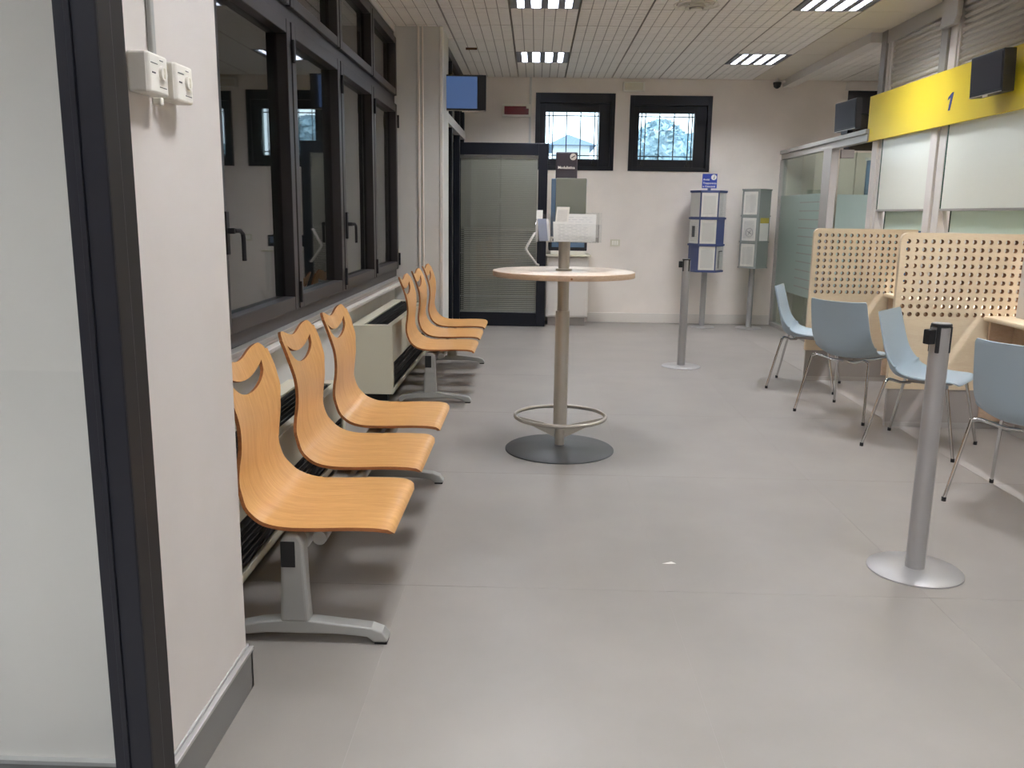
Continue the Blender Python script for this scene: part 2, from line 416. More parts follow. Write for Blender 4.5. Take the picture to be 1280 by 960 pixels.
# left: near pier that the door leaf rests on, recessed windows, far pier
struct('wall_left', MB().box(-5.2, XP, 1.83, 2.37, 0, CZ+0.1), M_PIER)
struct('baseboard_left', MB().box(XP, XP+0.014, 1.815, 2.384, 0, 0.118).box(-0.9, XP+0.014, 2.37, 2.384, 0, 0.118), M_BASE)
struct('trim_3', MB().box(XP, XP+0.018, 1.815, 2.388, 0.118, 0.130).box(XP-0.003, XP+0.004, 1.83, 2.384, 0.130, 0.140), M_BASETOP, bevel=0.002)
struct('baseboard_front', MB().box(-5.2, -0.95, 1.816, 1.83, 0, 0.118), M_BASE)
struct('trim_4', MB().box(-5.2, -0.95, 1.812, 1.83, 0.118, 0.128), M_BASETOP)
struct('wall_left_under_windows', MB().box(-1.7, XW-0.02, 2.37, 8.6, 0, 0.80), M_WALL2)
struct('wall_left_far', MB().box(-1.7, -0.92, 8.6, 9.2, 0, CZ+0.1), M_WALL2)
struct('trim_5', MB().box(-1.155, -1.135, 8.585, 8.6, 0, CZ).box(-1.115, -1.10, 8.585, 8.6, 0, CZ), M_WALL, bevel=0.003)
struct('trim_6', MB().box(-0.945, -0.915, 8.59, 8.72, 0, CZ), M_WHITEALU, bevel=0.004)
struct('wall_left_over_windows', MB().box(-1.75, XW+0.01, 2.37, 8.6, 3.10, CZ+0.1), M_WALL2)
# dark space behind the windows: closed roller shutters
struct('wall_left_outer', MB().box(-1.80, -1.72, 2.37, 11.95, 0, CZ+0.1), M_SHUT)

# enclosure out of the frame
struct('wall_front', MB().box(-5.2, 6.6, -4.2, -4, 0, CZ+0.1), M_WALL)
struct('wall_far_left', MB().box(-5.4, -5.2, -4.2, 2.4, 0, CZ+0.1), M_WALL)
struct('wall_right', MB().box(6.6, 6.8, -4.2, 12, 0, CZ+0.1), M_WALL)

# ------------------------------------------------------------------ left window bank
def win_bank():
    y_edges = [2.37, 2.50, 3.715, 4.93, 6.145, 7.36, 8.595]
    mull = [2.40, 3.715, 4.93, 6.145, 7.36, 8.58]
    x0, x1 = XW-0.06, XW+0.0
    b = MB()
    b.box(x0, x1, 2.372, 8.598, 0.80, 0.90)           # bottom rail
    b.box(x0, x1, 2.372, 8.598, 2.42, 2.53)           # transom
    b.box(x0, x1, 2.372, 8.598, 3.02, 3.10)
    for y in mull: b.box(x0, x1-0.001, max(2.372, y-0.035), min(8.598, y+0.035), 0.90, 3.02)
    w = struct('window_1', b, M_BROWN, bevel=0.004)
    for a, c in zip(mull[:-1], mull[1:]):
        # lower casement proud of the frame
        s = MB(); st = 0.075; ya, yc = a+0.012, c-0.012; z0, z1 = 0.875, 2.435; xa, xb = XW-0.045, XW+0.028
        s.box(xa, xb, ya, ya+st, z0, z1).box(xa, xb, yc-st, yc, z0, z1).box(xa, xb-0.001, ya+st, yc-st, z0, z0+st).box(xa, xb-0.001, ya+st, yc-st, z1-st, z1)
        so = s.build('window_sash', M_BROWN, w, bevel=0.004)
        MB().box(XW-0.04, XW-0.03, ya+st, yc-st, z0+st, z1-st).build('pane', M_GLASS, so)
        # fixed light above
        u = MB(); z0, z1 = 2.515, 3.04
        u.box(xa, xb, ya, ya+0.06, z0, z1).box(xa, xb, yc-0.06, yc, z0, z1).box(xa, xb-0.001, ya+0.06, yc-0.06, z0, z0+0.06).box(xa, xb-0.001, ya+0.06, yc-0.06, z1-0.06, z1)
        uo = u.build('window_sash', M_BROWN, w, bevel=0.004)
        MB().box(XW-0.04, XW-0.03, ya+0.06, yc-0.06, z0+0.06, z1-0.06).build('pane', M_GLASS, uo)
        for z in (0.97, 2.28):
            MB().box(XW+0.028, XW+0.045, c-0.012, c+0.012, z-0.06, z+0.06).build('hinge', M_DARK, w, bevel=0.003)
    # lever handles
    for y in (3.715+0.05, 6.145+0.05):
        h = MB().box(XW+0.028, XW+0.044, y-0.017, y+0.017, 1.235, 1.42)
        h.box(XW+0.04, XW+0.075, y-0.012, y+0.012, 1.325, 1.350)
        h.tube([(XW+0.072, y, 1.338), (XW+0.085, y+0.03, 1.338), (XW+0.088, y+0.055, 1.325), (XW+0.088, y+0.062, 1.30), (XW+0.088, y+0.062, 1.205)], 0.0105, 8)
        h.build('window_handle', M_DARK, w, bevel=0.002)
win_bank()
# sill profiles
struct('trim_7', MB().box(XW-0.02, XW+0.05, 2.372, 8.598, 0.775, 0.80), M_ALU, bevel=0.003)
struct('trim_8', MB().box(XW-0.02, XW+0.075, 2.372, 8.598, 0.725, 0.75).box(XW-0.02, XW+0.03, 2.372, 8.598, 0.75, 0.775), M_WHITEALU, bevel=0.003)

# ------------------------------------------------------------------ entrance glazing beyond the far pier, and its open door
def entrance():
    xa, xb = -1.03, -0.955
    b = MB()
    for y in (9.2, 9.95, 10.93): b.box(xa, xb, y, y+0.06, 0, CZ)
    b.box(xa, xb, 11.58, BY, 0, CZ)
    b.box(xa, xb-0.001, 9.2, BY, 3.06, CZ).box(xa, xb-0.001, 11.0, BY, 0, 0.1)
    w = struct('window_2', b, M_BLACK, bevel=0.004)
    MB().box(xa+0.01, xb+0.012, 9.2, BY, 2.36, 2.46).build('transom', M_ALU, w, bevel=0.003)
    for (a, c) in ((9.26, 9.95), (10.01, 10.93), (10.99, 11.58)):
        MB().box(-0.998, -0.988, a, c, 2.46, 3.06).build('pane', M_GLASS, w)
    for (a, c) in ((9.26, 9.95), (10.99, 11.58)):
        MB().box(-0.998, -0.988, a, c, 0.1, 2.36).build('pane', M_GLASS, w)
entrance()
def exit_door():
    Y0, Y1 = 11.02, 11.085; xl, xr = -1.045, 0.135; zt = 2.285
    o = Vector((xl, 11.05, 0))
    b = MB()
    b.box(xl, xl+0.085, Y0, Y1, 0.005, zt).box(xr-0.115, xr, Y0, Y1, 0.005, zt)
    b.box(xl+0.085, xr-0.115, Y0+0.001, Y1, zt-0.145, zt).box(xl+0.085, xr-0.115, Y0+0.001, Y1, 0.005, 0.175)
    d = struct('door_1', b, M_BLACK, bevel=0.004)
    gx0, gx1 = xl+0.085, xr-0.115
    MB().box(gx0, gx1, Y0+0.018, Y0+0.024, 0.175, zt-0.145).build('door_glass', M_DGLASS, d)
    bl = MB(); n = 74; z0, z1 = 0.20, 2.09
    for k in range(n):
        z = z0+(z1-z0)*k/(n-1); t = 0.0125 if z > 1.25 else 0.0090
        bl.obox(((gx0+gx1)/2, Y0+0.045, z), gx1-gx0-0.02, 0.003, t*2.2, Matrix.Rotation(radians(14), 3, 'X'))
    s = bl.build('blind_slats', M_BLIND, d); s['kind'] = 'stuff'
    MB().box(gx0+0.003, gx1-0.003, Y0+0.03, Y0+0.06, 2.10, 2.135).build('blind_headrail', M_ALU, d)
    MB().box(gx0+0.003, gx1-0.003, Y0+0.03, Y0+0.06, 0.178, 0.192).build('blind_rail', M_ALU, d)
    MB().box(gx0+0.003, gx1-0.003, Y0+0.032, Y0+0.058, 0.375, 0.388).box(gx0+0.003, gx1-0.003, Y0+0.032, Y0+0.058, 0.925, 0.932).build('blind_rail', M_ALU, d)
    c = MB()
    for x in (gx0+0.12, (gx0+gx1)/2, gx1-0.12): c.box(x-0.002, x+0.002, Y0+0.034, Y0+0.036, 0.2, 2.1)
    c.build('blind_cord', M_BLIND, d)
    # V-shaped pull handle standing off the leaf
    v = MB().tube([(-0.01+0.02, Y0+0.01, 1.195), (-0.015, Y0-0.05, 1.185), (-0.10, Y0-0.075, 1.035), (-0.118, Y0-0.078, 0.995), (-0.10, Y0-0.075, 0.955), (0.02, Y0-0.05, 0.80), (0.045, Y0+0.01, 0.79)], 0.015, 10)
    v.build('door_handle', M_WHITEALU, d, smooth=True)
    MB().box(0.06, 0.085, Y0-0.012, Y0, 0.98, 1.06).build('lock', M_DARK, d, bevel=0.003)
exit_door()

# ------------------------------------------------------------------ back windows: hopper sashes with an iron grille outside
def back_window(name, x0, x1, z0, z1, gx0, gx1, gz0, gz1):
    b = MB(); y0, y1 = BY-0.012, BY+0.13
    b.box(x0, x0+0.055, y0, y1, z0, z1).box(x1-0.055, x1, y0, y1, z0, z1)
    b.box(x0+0.055, x1-0.055, y0, y1, z1-0.12, z1).box(x0+0.055, x1-0.055, y0, y1, z0, z0+0.05)
    w = struct(name, b, M_BLACK, bevel=0.003)
    s = MB(); ya, yb = BY+0.035, BY+0.10
    s.box(x0+0.055, gx0, ya, yb, z0+0.05, z1-0.12).box(gx1, x1-0.055, ya, yb, z0+0.05, z1-0.12)
    s.box(gx0, gx1, ya, yb, gz1, z1-0.12).box(gx0, gx1, ya, yb, z0+0.05, gz0)
    so = s.build('window_sash', M_BLACK, w, bevel=0.003)
    MB().box(gx0, gx1, BY+0.06, BY+0.068, gz0, gz1).build('pane', M_DGLASS, so)
    for x in (gx0+0.05, gx1-0.07):
        MB().box(x-0.03, x+0.03, BY+0.015, BY+0.035, z0+0.06, z0+0.09).box(x-0.012, x+0.012, BY-0.005, BY+0.03, z0+0.08, z0+0.125).build('window_catch', M_DARK, w, bevel=0.002)
    return w
w3 = back_window('window_3', *W1, 0.105, 0.80, 2.135, 2.735)
w4 = back_window('window_4', *W2, 1.32, 2.035, 2.145, 2.73)
def grille(x0, x1, z0, z1, label):
    t = thing('window_grille', label, 'grille', ((x0+x1)/2, BY+0.27, z0))
    o = t.location; r = 0.0065
    w = x1-x0; n = (0.06, 0.17, 0.22, 0.40, 0.585, 0.77, 0.815, 0.94)
    for f in n:
        x = x0+w*f; MB(o).box(x-r, x+r, BY+0.262, BY+0.278, z0, z1).build('bar', M_DARK, t)
    for z in (z0+0.10, z0+0.15, z0+0.66, z0+0.72):
        MB(o).box(x0, x1, BY+0.258, BY+0.270, z-r, z+r).build('bar', M_DARK, t)
grille(-0.02, 0.99, 2.05, 2.97, 'iron grille outside the left high window, roof behind it')
grille(1.20, 2.24, 2.05, 2.97, 'iron grille outside the right high window, trees behind it')
# staff-side window, seen over the partition
b = MB(); b.box(W3[0], W3[0]+0.07, BY-0.01, BY+0.1, W3[2], W3[3]).box(W3[1]-0.07, W3[1], BY-0.01, BY+0.1, W3[2], W3[3]).box(W3[0]+0.07, W3[1]-0.07, BY-0.01, BY+0.1, W3[3]-0.28, W3[3]).box(W3[0]+0.07, W3[1]-0.07, BY-0.01, BY+0.1, W3[2], W3[2]+0.07)
w5 = struct('window_5', b, M_BLACK)
MB().box(W3[0]+0.07, W3[1]-0.07, BY+0.05, BY+0.06, W3[2]+0.07, W3[3]-0.28).build('pane', M_GLASS, w5)
MB().box(W3[0]+0.07, W3[1]-0.07, BY+0.09, BY+0.10, W3[2]+0.07, W3[3]-0.28).build('shade', M_BRN, w5)
struct('trim_9', MB().box(3.93, 5.25, BY-0.03, BY, 3.03, 3.13), M_WHITEALU)

# ------------------------------------------------------------------ outside
struct('ground_outside', MB().box(-40, 60, 12.2, 90, -0.6, -0.5), M_GROUND)
h = thing('house', 'far pale house with low hipped roof seen through left high window', 'house', (1.4, 42, -0.5))
MB(h.location).box(0.75, 2.35, 40, 45, -0.5, 4.47).build('wall', M_HOUSE, h)
rb = MB(h.location); rb.add([(0.45, 39.6, 4.45), (2.65, 39.6, 4.45), (2.65, 45.4, 4.45), (0.45, 45.4, 4.45), (1.4, 41, 5.02), (1.5, 44, 5.02)], [(0, 1, 5, 4), (1, 2, 5), (2, 3, 4, 5), (3, 0, 4), (3, 2, 1, 0)])
rb.build('roof', M_ROOF, h)
def tree(x, y, hgt, w, label):
    t = thing('tree', label, 'tree', (x, y, -0.5))
    MB(t.location).tube([(x, y, -0.5), (x, y, hgt*0.55)], [0.18, 0.10], 8).build('trunk', M_BRN, t)
    b = MB(t.location); rnd = random.Random(int(x*10))
    for k in range(2200):
        a = rnd.uniform(0, 2*pi); zz = rnd.uniform(-1, 1); rr = sqrt(max(0, 1-zz*zz))*rnd.uniform(0.75, 1.0)
        c = Vector((x+w*rr*cos(a), y+w*rr*sin(a), hgt*0.62+hgt*0.38*zz)); s = rnd.uniform(0.06, 0.13)
        u = Vector((rnd.uniform(-1, 1), rnd.uniform(-1, 1), rnd.uniform(-1, 1))).normalized()*s
        v = u.cross(Vector((rnd.uniform(-1, 1), rnd.uniform(-1, 1), rnd.uniform(-1, 1)))).normalized()*s
        b.add([c-u, c+v*0.6, c+u, c-v*0.6], [(0, 1, 2, 3)])
    for i in range(12):
        for j in range(20):
            q = []
            for (ii, jj) in ((i, j), (i+1, j), (i+1, j+1), (i, j+1)):
                th, ph = pi*ii/12, 2*pi*jj/20; k = 0.86+0.06*sin(5*th+3*ph)
                q.append((x+w*k*sin(th)*cos(ph), y+w*k*sin(th)*sin(ph), hgt*0.62+hgt*0.36*k*cos(th)))
            b.add(q, [(0, 1, 2, 3)])
    f = b.build('foliage', M_TREE, t, recalc=False); f['kind'] = 'stuff'
tree(3.3, 24, 3.9, 1.05, 'leftmost blurred tree outside the right high window')
tree(6.6, 26, 3.3, 1.1, 'low blurred tree at right end outside the right high window')
tree(5.2, 30, 4.1, 1.2, 'middle blurred tree outside the right high window')

# ------------------------------------------------------------------ ceiling lamps
lp = None
row_names = ['row nearest the back wall', 'second row from the back wall', 'third row from the back wall', 'fourth row from the back wall', 'row farthest from the back wall']
for (lx, ly) in LIGHT_CELLS:
    side = 'left' if lx < 1 else 'right'; row = light_rows.index(ly)
    lab = 'recessed louvre lamp, %s ceiling column, %s' % (side, row_names[row])
    if lp is None:
        lp = thing('ceiling_light', lab, 'lamp', (lx+TX/2, ly+TY/2, CZ), 0, 'recessed ceiling lamps')
        w, hh = TX/2-0.01, TY/2-0.01
        f = MB(); f.box(-w, w, -hh, -hh+0.015, 0, 0.07).box(-w, w, hh-0.015, hh, 0, 0.07).box(-w, -w+0.015, -hh+0.015, hh-0.015, 0, 0.07).box(w-0.015, w, -hh+0.015, hh-0.015, 0, 0.07).box(-w, w, -hh, hh, 0.07, 0.08)
        f.build('lamp_housing', M_REFLECTOR, lp)
        for k in range(4):
            x = -0.2145+0.143*k
            MB().box(x-0.046, x+0.046, -hh+0.018, hh-0.018, 0.040, 0.046).build('lamp_tube', M_LAMP, lp)
        for k in range(5):
            x = -0.286+0.143*k
            if k in (0, 4): x *= 0.91
            MB().prism([(x-0.029, 0.001), (x+0.029, 0.001), (x+0.029, 0.004), (x+0.012, 0.046), (x-0.012, 0.046), (x-0.029, 0.004)], 'y', -hh+0.016, hh-0.016).build('reflector', M_REFLECTOR, lp)
        fb = MB()
        for j in range(1, 8):
            y = -hh+2*hh*j/8; fb.box(-w+0.02, w-0.02, y-0.0012, y+0.0012, 0.004, 0.037)
        fb.build('louvre', M_REFLECTOR, lp)
    else:
        c = copy_tree(lp); c.location = (lx+TX/2, ly+TY/2, CZ); c['label'] = lab
for (ex, ey, nm) in ((-1.9, 0.5, 'nearest the door leaf'), (-3.4, 0.0, 'second from the door leaf'), (-2.0, -1.2, 'third from the door leaf'), (-3.4, -1.5, 'fourth from the door leaf'), (-1.2, -0.6, 'right of the other added lamps')):  # fill lamps added out of view to brighten the wall behind the door leaf
    c = copy_tree(lp); c.location = (ex, ey, CZ-0.085); c['label'] = 'added unseen fill lamp over the entrance, '+nm
# round air diffuser
t = thing('air_diffuser', 'round white air diffuser of concentric rings in the ceiling', 'vent', (1.30, 7.66, CZ))
for i, (r0, z) in enumerate(((0.19, -0.006), (0.14, -0.018), (0.095, -0.030), (0.05, -0.04))):
    MB().lathe([(r0, z), (r0, z+0.006), (r0-0.035, z+0.03), (r0-0.04, z+0.03), (r0-0.012, z)] if i < 3 else [(0.001, z), (r0, z), (r0-0.01, z+0.02), (0.001, z+0.02)], 40, cap=False).build('ring', M_WHITE, t, smooth=True)
MB().lathe([(0.06, -0.03), (0.06, 0.02)], 24).build('neck', M_KICK, t)
# staff room linear lamps
for k in range(3):
    y = 2.6+2.1*k
    t = thing('linear_lamp', 'slim ceiling lamp over the staff side, %s from the back wall' % ('third', 'second', 'first')[k], 'lamp', (4.37, y+1.0, CZ), 0, 'linear lamps over the staff side')
    MB(t.location).box(4.325, 4.415, y, y+2.02, 3.118, CZ).box(4.325, 4.329, y, y+2.02, 3.07, 3.118).box(4.411, 4.415, y, y+2.02, 3.07, 3.118).box(4.329, 4.411, y, y+0.004, 3.07, 3.118).box(4.329, 4.411, y+2.016, y+2.02, 3.07, 3.118).build('lamp_housing', M_WHITEALU, t)
    MB(t.location).box(4.355, 4.385, y+0.01, y+2.01, 3.11, 3.118).build('lamp_tube', M_STAFF, t)

# ------------------------------------------------------------------ counter front (right)
low = struct('wall_right_counter', MB().box(XC, XC+0.05, 2.2, 8.68, 0, 0.755), M_KICK)
cp = struct('trim_10', MB().box(XC-0.012, XC, 2.2, 8.68, 0, 0.05), M_ALU)
# posts, header
pb = MB()
posts = [(8.50, 8.68), (7.18, 7.42), (5.60, 5.84), (4.30, 4.54)]
cw = thing('counter_screen', 'glazed counter screen with white posts and pale film panes', 'screen', (XC, 5.4, 0))
for a, c in posts:
    MB(cw.location).box(XC-0.03, XC+0.06, a, c-0.12, 0.79, CZ).build('post', M_WHITEALU, cw, bevel=0.004)
    MB(cw.location).box(XC-0.05, XC+0.06, c-0.12, c, 2.30, CZ).build('post', M_POST, cw, bevel=0.004)
    MB(cw.location).box(XC-0.05, XC+0.06, c-0.12, c, 0.79, 2.30).build('post', M_WHITEALU, cw, bevel=0.004)
MB(cw.location).box(XC-0.04, XC+0.07, 2.2, 8.68, 3.03, CZ).build('header', M_ALU, cw, bevel=0.004)
for a, c in ((7.42, 8.50), (5.84, 7.18), (4.54, 5.60), (2.4, 4.30)):
    MB(cw.location).box(XC-0.022, XC-0.012, a+0.004, c-0.004, 1.515, 2.30).build('glass_pane', M_FROST, cw)
    MB(cw.location).box(XC-0.026, XC-0.008, c-0.016, c-0.004, 1.515, 2.2).build('glass_edge', M_GEDGE, cw)
    MB(cw.location).box(XC+0.040, XC+0.050, a+0.004, c-0.06, 1.330, 1.50).build('glass_pane', M_FROSTLOW, cw)
    MB(cw.location).box(XC+0.036, XC+0.054, c-0.072, c-0.06, 1.330, 1.50).build('glass_edge', M_GEDGE, cw)
    MB(cw.location).box(XC-0.026, XC+0.054, a+0.004, c-0.004, 1.498, 1.515).build('glass_rail', M_ALU, cw)
    MB(cw.location).prism([(XC-0.026, 1.50), (XC+0.01, 1.50), (XC+0.05, 1.30), (XC+0.035, 1.30)], 'y', c-0.05, c-0.03).build('glass_bracket', M_WHITEALU, cw)
# rolling shutters above
for i, (a, c) in enumerate(((7.42, 8.50), (5.84, 7.18))):
    nm = 'far' if i == 0 else 'near'
    t = thing('rolling_shutter', 'pale rolling shutter of horizontal slats above the yellow band, %s one' % nm, 'shutter', (XC, (a+c)/2, 2.5), 0, 'rolling shutters above the counter')
    prof = [(XC+0.002, 0.0), (XC+0.008, 0.010), (XC-0.006, 0.018), (XC-0.012, 0.030), (XC-0.006, 0.040), (XC+0.008, 0.0465), (XC+0.016, 0.0465), (XC+0.016, 0.0)]
    for k in range(11):
        z = 2.52+0.047*k
        MB(t.location).prism([(x, z+q) for x, q in prof], 'y', a+0.01, c-0.01).build('slat', M_SLAT, t)
    MB(t.location).box(XC-0.02, XC+0.03, c-0.035, c-0.002, 2.5, 3.03).build('guide_rail', M_WHITEALU, t)
bx = thing('bracket_box', 'grey steel bracket box on the post between the shutters', 'bracket', (XC-0.045, 7.2, 2.91))
MB(bx.location).prism([(7.08, 2.96), (7.12, 2.91), (7.34, 2.91), (7.34, 3.14), (7.08, 3.14)], 'x', XC-0.10, XC-0.051).build('box', M_ALU, bx, bevel=0.006)
# yellow band
yb = thing('yellow_fascia', 'long glossy yellow fascia band with a blue number over the counter', 'sign', (3.21, 5.5, 2.15))
MB(yb.location).box(3.195, 3.215, 2.4, 8.745, 2.155, 2.578).build('board', M_YELLOW, yb, bevel=0.002)
MB(yb.location).box(3.215, 3.25, 8.54, 8.58, 2.2, 2.5).box(3.215, 3.25, 7.28, 7.32, 2.2, 2.5).box(3.215, 3.25, 5.9, 5.94, 2.2, 2.5).build('mount', M_ALU, yb)
one = [(-0.030, -0.066), (-0.004, -0.066), (0.026, 0.066), (0.004, 0.066), (-0.040, 0.036), (-0.046, 0.014), (-0.010, 0.030)]
MB(yb.location).prism([(7.045-u*1.25, 2.327+z) for u, z in one], 'x', 3.1935, 3.1952).build('number', M_NUMBLUE, yb)

def wall_tv(label, c, w, hgt, thick, yaw, tilt, on, mount, margin=0.0, logo=True):
    t = thing('wall_tv', label, 'tv', c, yaw)
    R = Matrix.Rotation(tilt, 3, 'X')
    MB().obox(R @ Vector((0, thick/2, 0)), w, thick, hgt, R).build('tv_case', M_TVBODY, t, bevel=0.006)
    bz = 0.014
    MB().obox(R @ Vector((-margin/2, -0.0015, 0.004)), w-2*bz-margin, 0.003, hgt-2*bz-0.012, R).build('tv_screen', M_TVON if on else M_TV, t)
    MB().obox(R @ Vector((0, -0.001, -hgt/2+0.004)), w*0.98, 0.004, 0.005, R).build('tv_trim', M_ALU, t)
    if logo: MB().obox(R @ Vector((0, 0.002, -hgt/2-0.005)), w*0.14, 0.006, 0.012, R).build('badge', M_WHITEALU, t)
    mount(t)
# TV at the end of the number: faces the room, turned toward the entrance
def mount_b(t): MB().box(-0.04, 0.04, 0.09, 0.16, -0.06, 0.06).build('tv_mount', M_TVBODY, t)
wall_tv('black switched-off screen mounted on the yellow band beside the number', (3.05, 6.25, 2.405), 0.41, 0.275, 0.085, radians(-88), radians(3), False, mount_b)
def mount_c(t): MB().box(-0.08, 0.08, 0.005, 0.06, -0.182, -0.147).build('tv_mount', M_TVBODY, t)
wall_tv('black switched-off screen standing on top of the glass partition', (3.15, 9.28, 2.458), 0.52, 0.295, 0.06, radians(-86), radians(2), False, mount_c, logo=False)
def mount_d(t): MB().box(-0.20, -0.12, 0.05, 0.10, -0.06, 0.06).tube([(-0.16, 0.08, 0), (-0.26, 0.25, 0.0)], 0.018, 8).build('tv_mount', M_TVBODY, t)
wall_tv('small screen glowing blue, mounted high by the far pier on the left', (-0.735, 9.0, 2.605), 0.425, 0.345, 0.05, radians(2), radians(3), True, mount_d, margin=0.075)

# ------------------------------------------------------------------ counter bays: perforated dividers, desks
def perforated_board(o, x0, x1, z0, z1, y0, y1, parent):
    p, q = 0.0548, 0.0545; nx, nz = 15, 10; rad = 0.0155; seg = 16
    gx0 = x0+0.022; gz1 = z1-0.030; gz0 = gz1-nz*q; gx1 = gx0+nx*p
    b = MB(o)
    for y, flip in ((y0, False), (y1, True)):
        def F(pts):
            vs = [(x, y, z) for x, z in pts]; b.add(vs, [tuple(range(len(vs)))])
        rc = 0.05; arc = [(x0+rc-rc*cos(a), z1-rc+rc*sin(a)) for a in [pi/2*k/6 for k in range(7)]]
        F([(x0, z0), (x1, z0), (x1, gz0), (x0, gz0)])
        F([(gx1, gz0), (x1, gz0), (x1, gz1), (gx1, gz1)])
        F([(gx0, gz0), (gx0, gz1), (gx1, gz1), (x1, gz1), (x1, z1)]+list(reversed(arc))+[(x0, gz0)])
        for i in range(nx):
            for j in range(nz):
                cx, cz = gx0+p*(i+0.5), gz0+q*(j+0.5)
                inner = [(cx+rad*cos(2*pi*k/seg), cz+rad*sin(2*pi*k/seg)) for k in range(seg)]
                outer = []
                for k in range(seg):
                    a = 2*pi*k/seg; m = max(abs(cos(a)), abs(sin(a)))
                    outer.append((cx+p/2*cos(a)/m, cz+q/2*sin(a)/m))
                vs = [(x, y, z) for x, z in inner+outer]
                b.add(vs, [(k, (k+1) % seg, (k+1) % seg+seg, k+seg) for k in range(seg)])
    b.cur = 1
    for i in range(nx):
        for j in range(nz):
            cx, cz = gx0+p*(i+0.5), gz0+q*(j+0.5)
            ring = [(cx+rad*cos(2*pi*k/seg), cz+rad*sin(2*pi*k/seg)) for k in range(seg)]
            b.add([(x, y0, z) for x, z in ring]+[(x, y1, z) for x, z in ring], [(k, k+seg, (k+1) % seg+seg, (k+1) % seg) for k in range(seg)])
    b.cur = 0
    rc = 0.05
    out = [(x0, z0)]+[(x0+rc-rc*cos(a), z1-rc+rc*sin(a)) for a in [pi/2*k/6 for k in range(7)]]+[(x1, z1), (x1, z0)]
    n = len(out)
    b.add([(x, y0, z) for x, z in out]+[(x, y1, z) for x, z in out], [(k, k+n, (k+1) % n+n, (k+1) % n) for k in range(n)])
    o_ = b.build('perforated_board', [M_MAPLE, M_CORE], parent, recalc=False)
    bm = bmesh.new(); bm.from_mesh(o_.data); bmesh.ops.remove_doubles(bm, verts=bm.verts, dist=1e-5); bmesh.ops.recalc_face_normals(bm, faces=bm.faces); bm.to_mesh(o_.data); bm.free()
    return o_
def divider(y, x0, label):
    t = thing('counter_divider', label, 'divider', ((x0+XC)/2, y, 0), 0, 'perforated counter dividers')
    perforated_board(t.location, x0, XC+0.03, 0.27, 1.34, y, y+0.036, t)
    MB(t.location).box(x0+0.01, XC-0.001, y+0.004, y+0.032, 0.0, 0.27).build('kick_panel', M_KICK, t)
    MB(t.location).box(x0+0.01, XC-0.001, y, y+0.004, 0.0, 0.035).build('kick_trim', M_ALU, t)
    return t
divider(5.93, 2.46, 'nearer pale wood counter divider drilled with rows of round holes')
divider(7.65, 2.42, 'farther pale wood counter divider drilled with rows of round holes')
def desk(y0, y1, label):
    t = thing('counter_desk', label, 'desk', (3.3, (y0+y1)/2, 0), 0, 'counter desks')
    MB(t.location).box(3.058, 3.75, y0, y1, 0.757, 0.79).build('desk_top', M_MAPLE, t, bevel=0.012)
    MB(t.location).box(3.07+0.03, XC-0.014, y1-0.03, y1-0.004, 0.06, 0.757).build('desk_end_panel', M_MAPLEEDGE, t, bevel=0.003)
    MB(t.location).box(XC-0.02, XC-0.013, y0, y1-0.03, 0.30, 0.757).build('desk_apron', M_MAPLEEDGE, t)
desk(3.6, 5.925, 'pale wood counter desk in front of the nearer perforated divider')
desk(5.97, 7.645, 'pale wood counter desk between the two perforated dividers')

# ------------------------------------------------------------------ glazed office beyond the counter
gp = thing('glass_partition', 'aluminium framed glass partition with frosted band by the back wall', 'partition', (XR, 10.2, 0))
o = gp.location
MB(o).box(XR-0.04, XR+0.06, 8.69, BY, 2.23, 2.275).build('top_rail', M_ALU, gp, bevel=0.004)
MB(o).box(XR-0.02, XR+0.05, 8.69, BY, 2.16, 2.23).build('top_rail', M_ALU, gp, bevel=0.004)
MB(o).box(XR-0.03, XR+0.05, BY-0.06, BY, 0, 2.16).build('post', M_ALU, gp, bevel=0.004)
MB(o).box(XR-0.03, XR+0.05, 9.66, 9.93, 0, 2.16).build('post', M_ALU, gp, bevel=0.004)
MB(o).box(XR-0.03, XR+0.05, 9.93, BY-0.06, 0, 0.05).build('bottom_rail', M_ALU, gp, bevel=0.004)
MB(o).box(XR, XR+0.008, 9.93, BY-0.06, 0.05, 2.16).build('glass_pane', M_CGLASS, gp)
MB(o).box(XR-0.0022, XR-0.0004, 9.93, BY-0.06, 0.50, 1.70).build('frosted_film', M_BAND, gp)
for k in range(11):
    MB(o).box(XR-0.0036, XR-0.0024, 9.98, 10.75, 0.60+0.10*k, 0.612+0.10*k).build('film_stripe', M_GEDGE if False else M_ALU, gp)
dl = thing('glass_door', 'open frosted glass door leaf behind the partition post', 'door', (XR+0.06, 9.64, 0))
MB(dl.location).box(XR+0.06, XR+0.75, 9.635, 9.645, 0.02, 2.12).build('glass_pane', M_CGLASS, dl)
MB(dl.location).box(XR+0.06, XR+0.75, 9.631, 9.633, 0.50, 1.68).build('frosted_film', M_BAND, dl)
MB(dl.location).box(XR+0.06, XR+0.20, 9.62, 9.66, 2.06, 2.15).build('door_closer', M_KICK, dl, bevel=0.004)
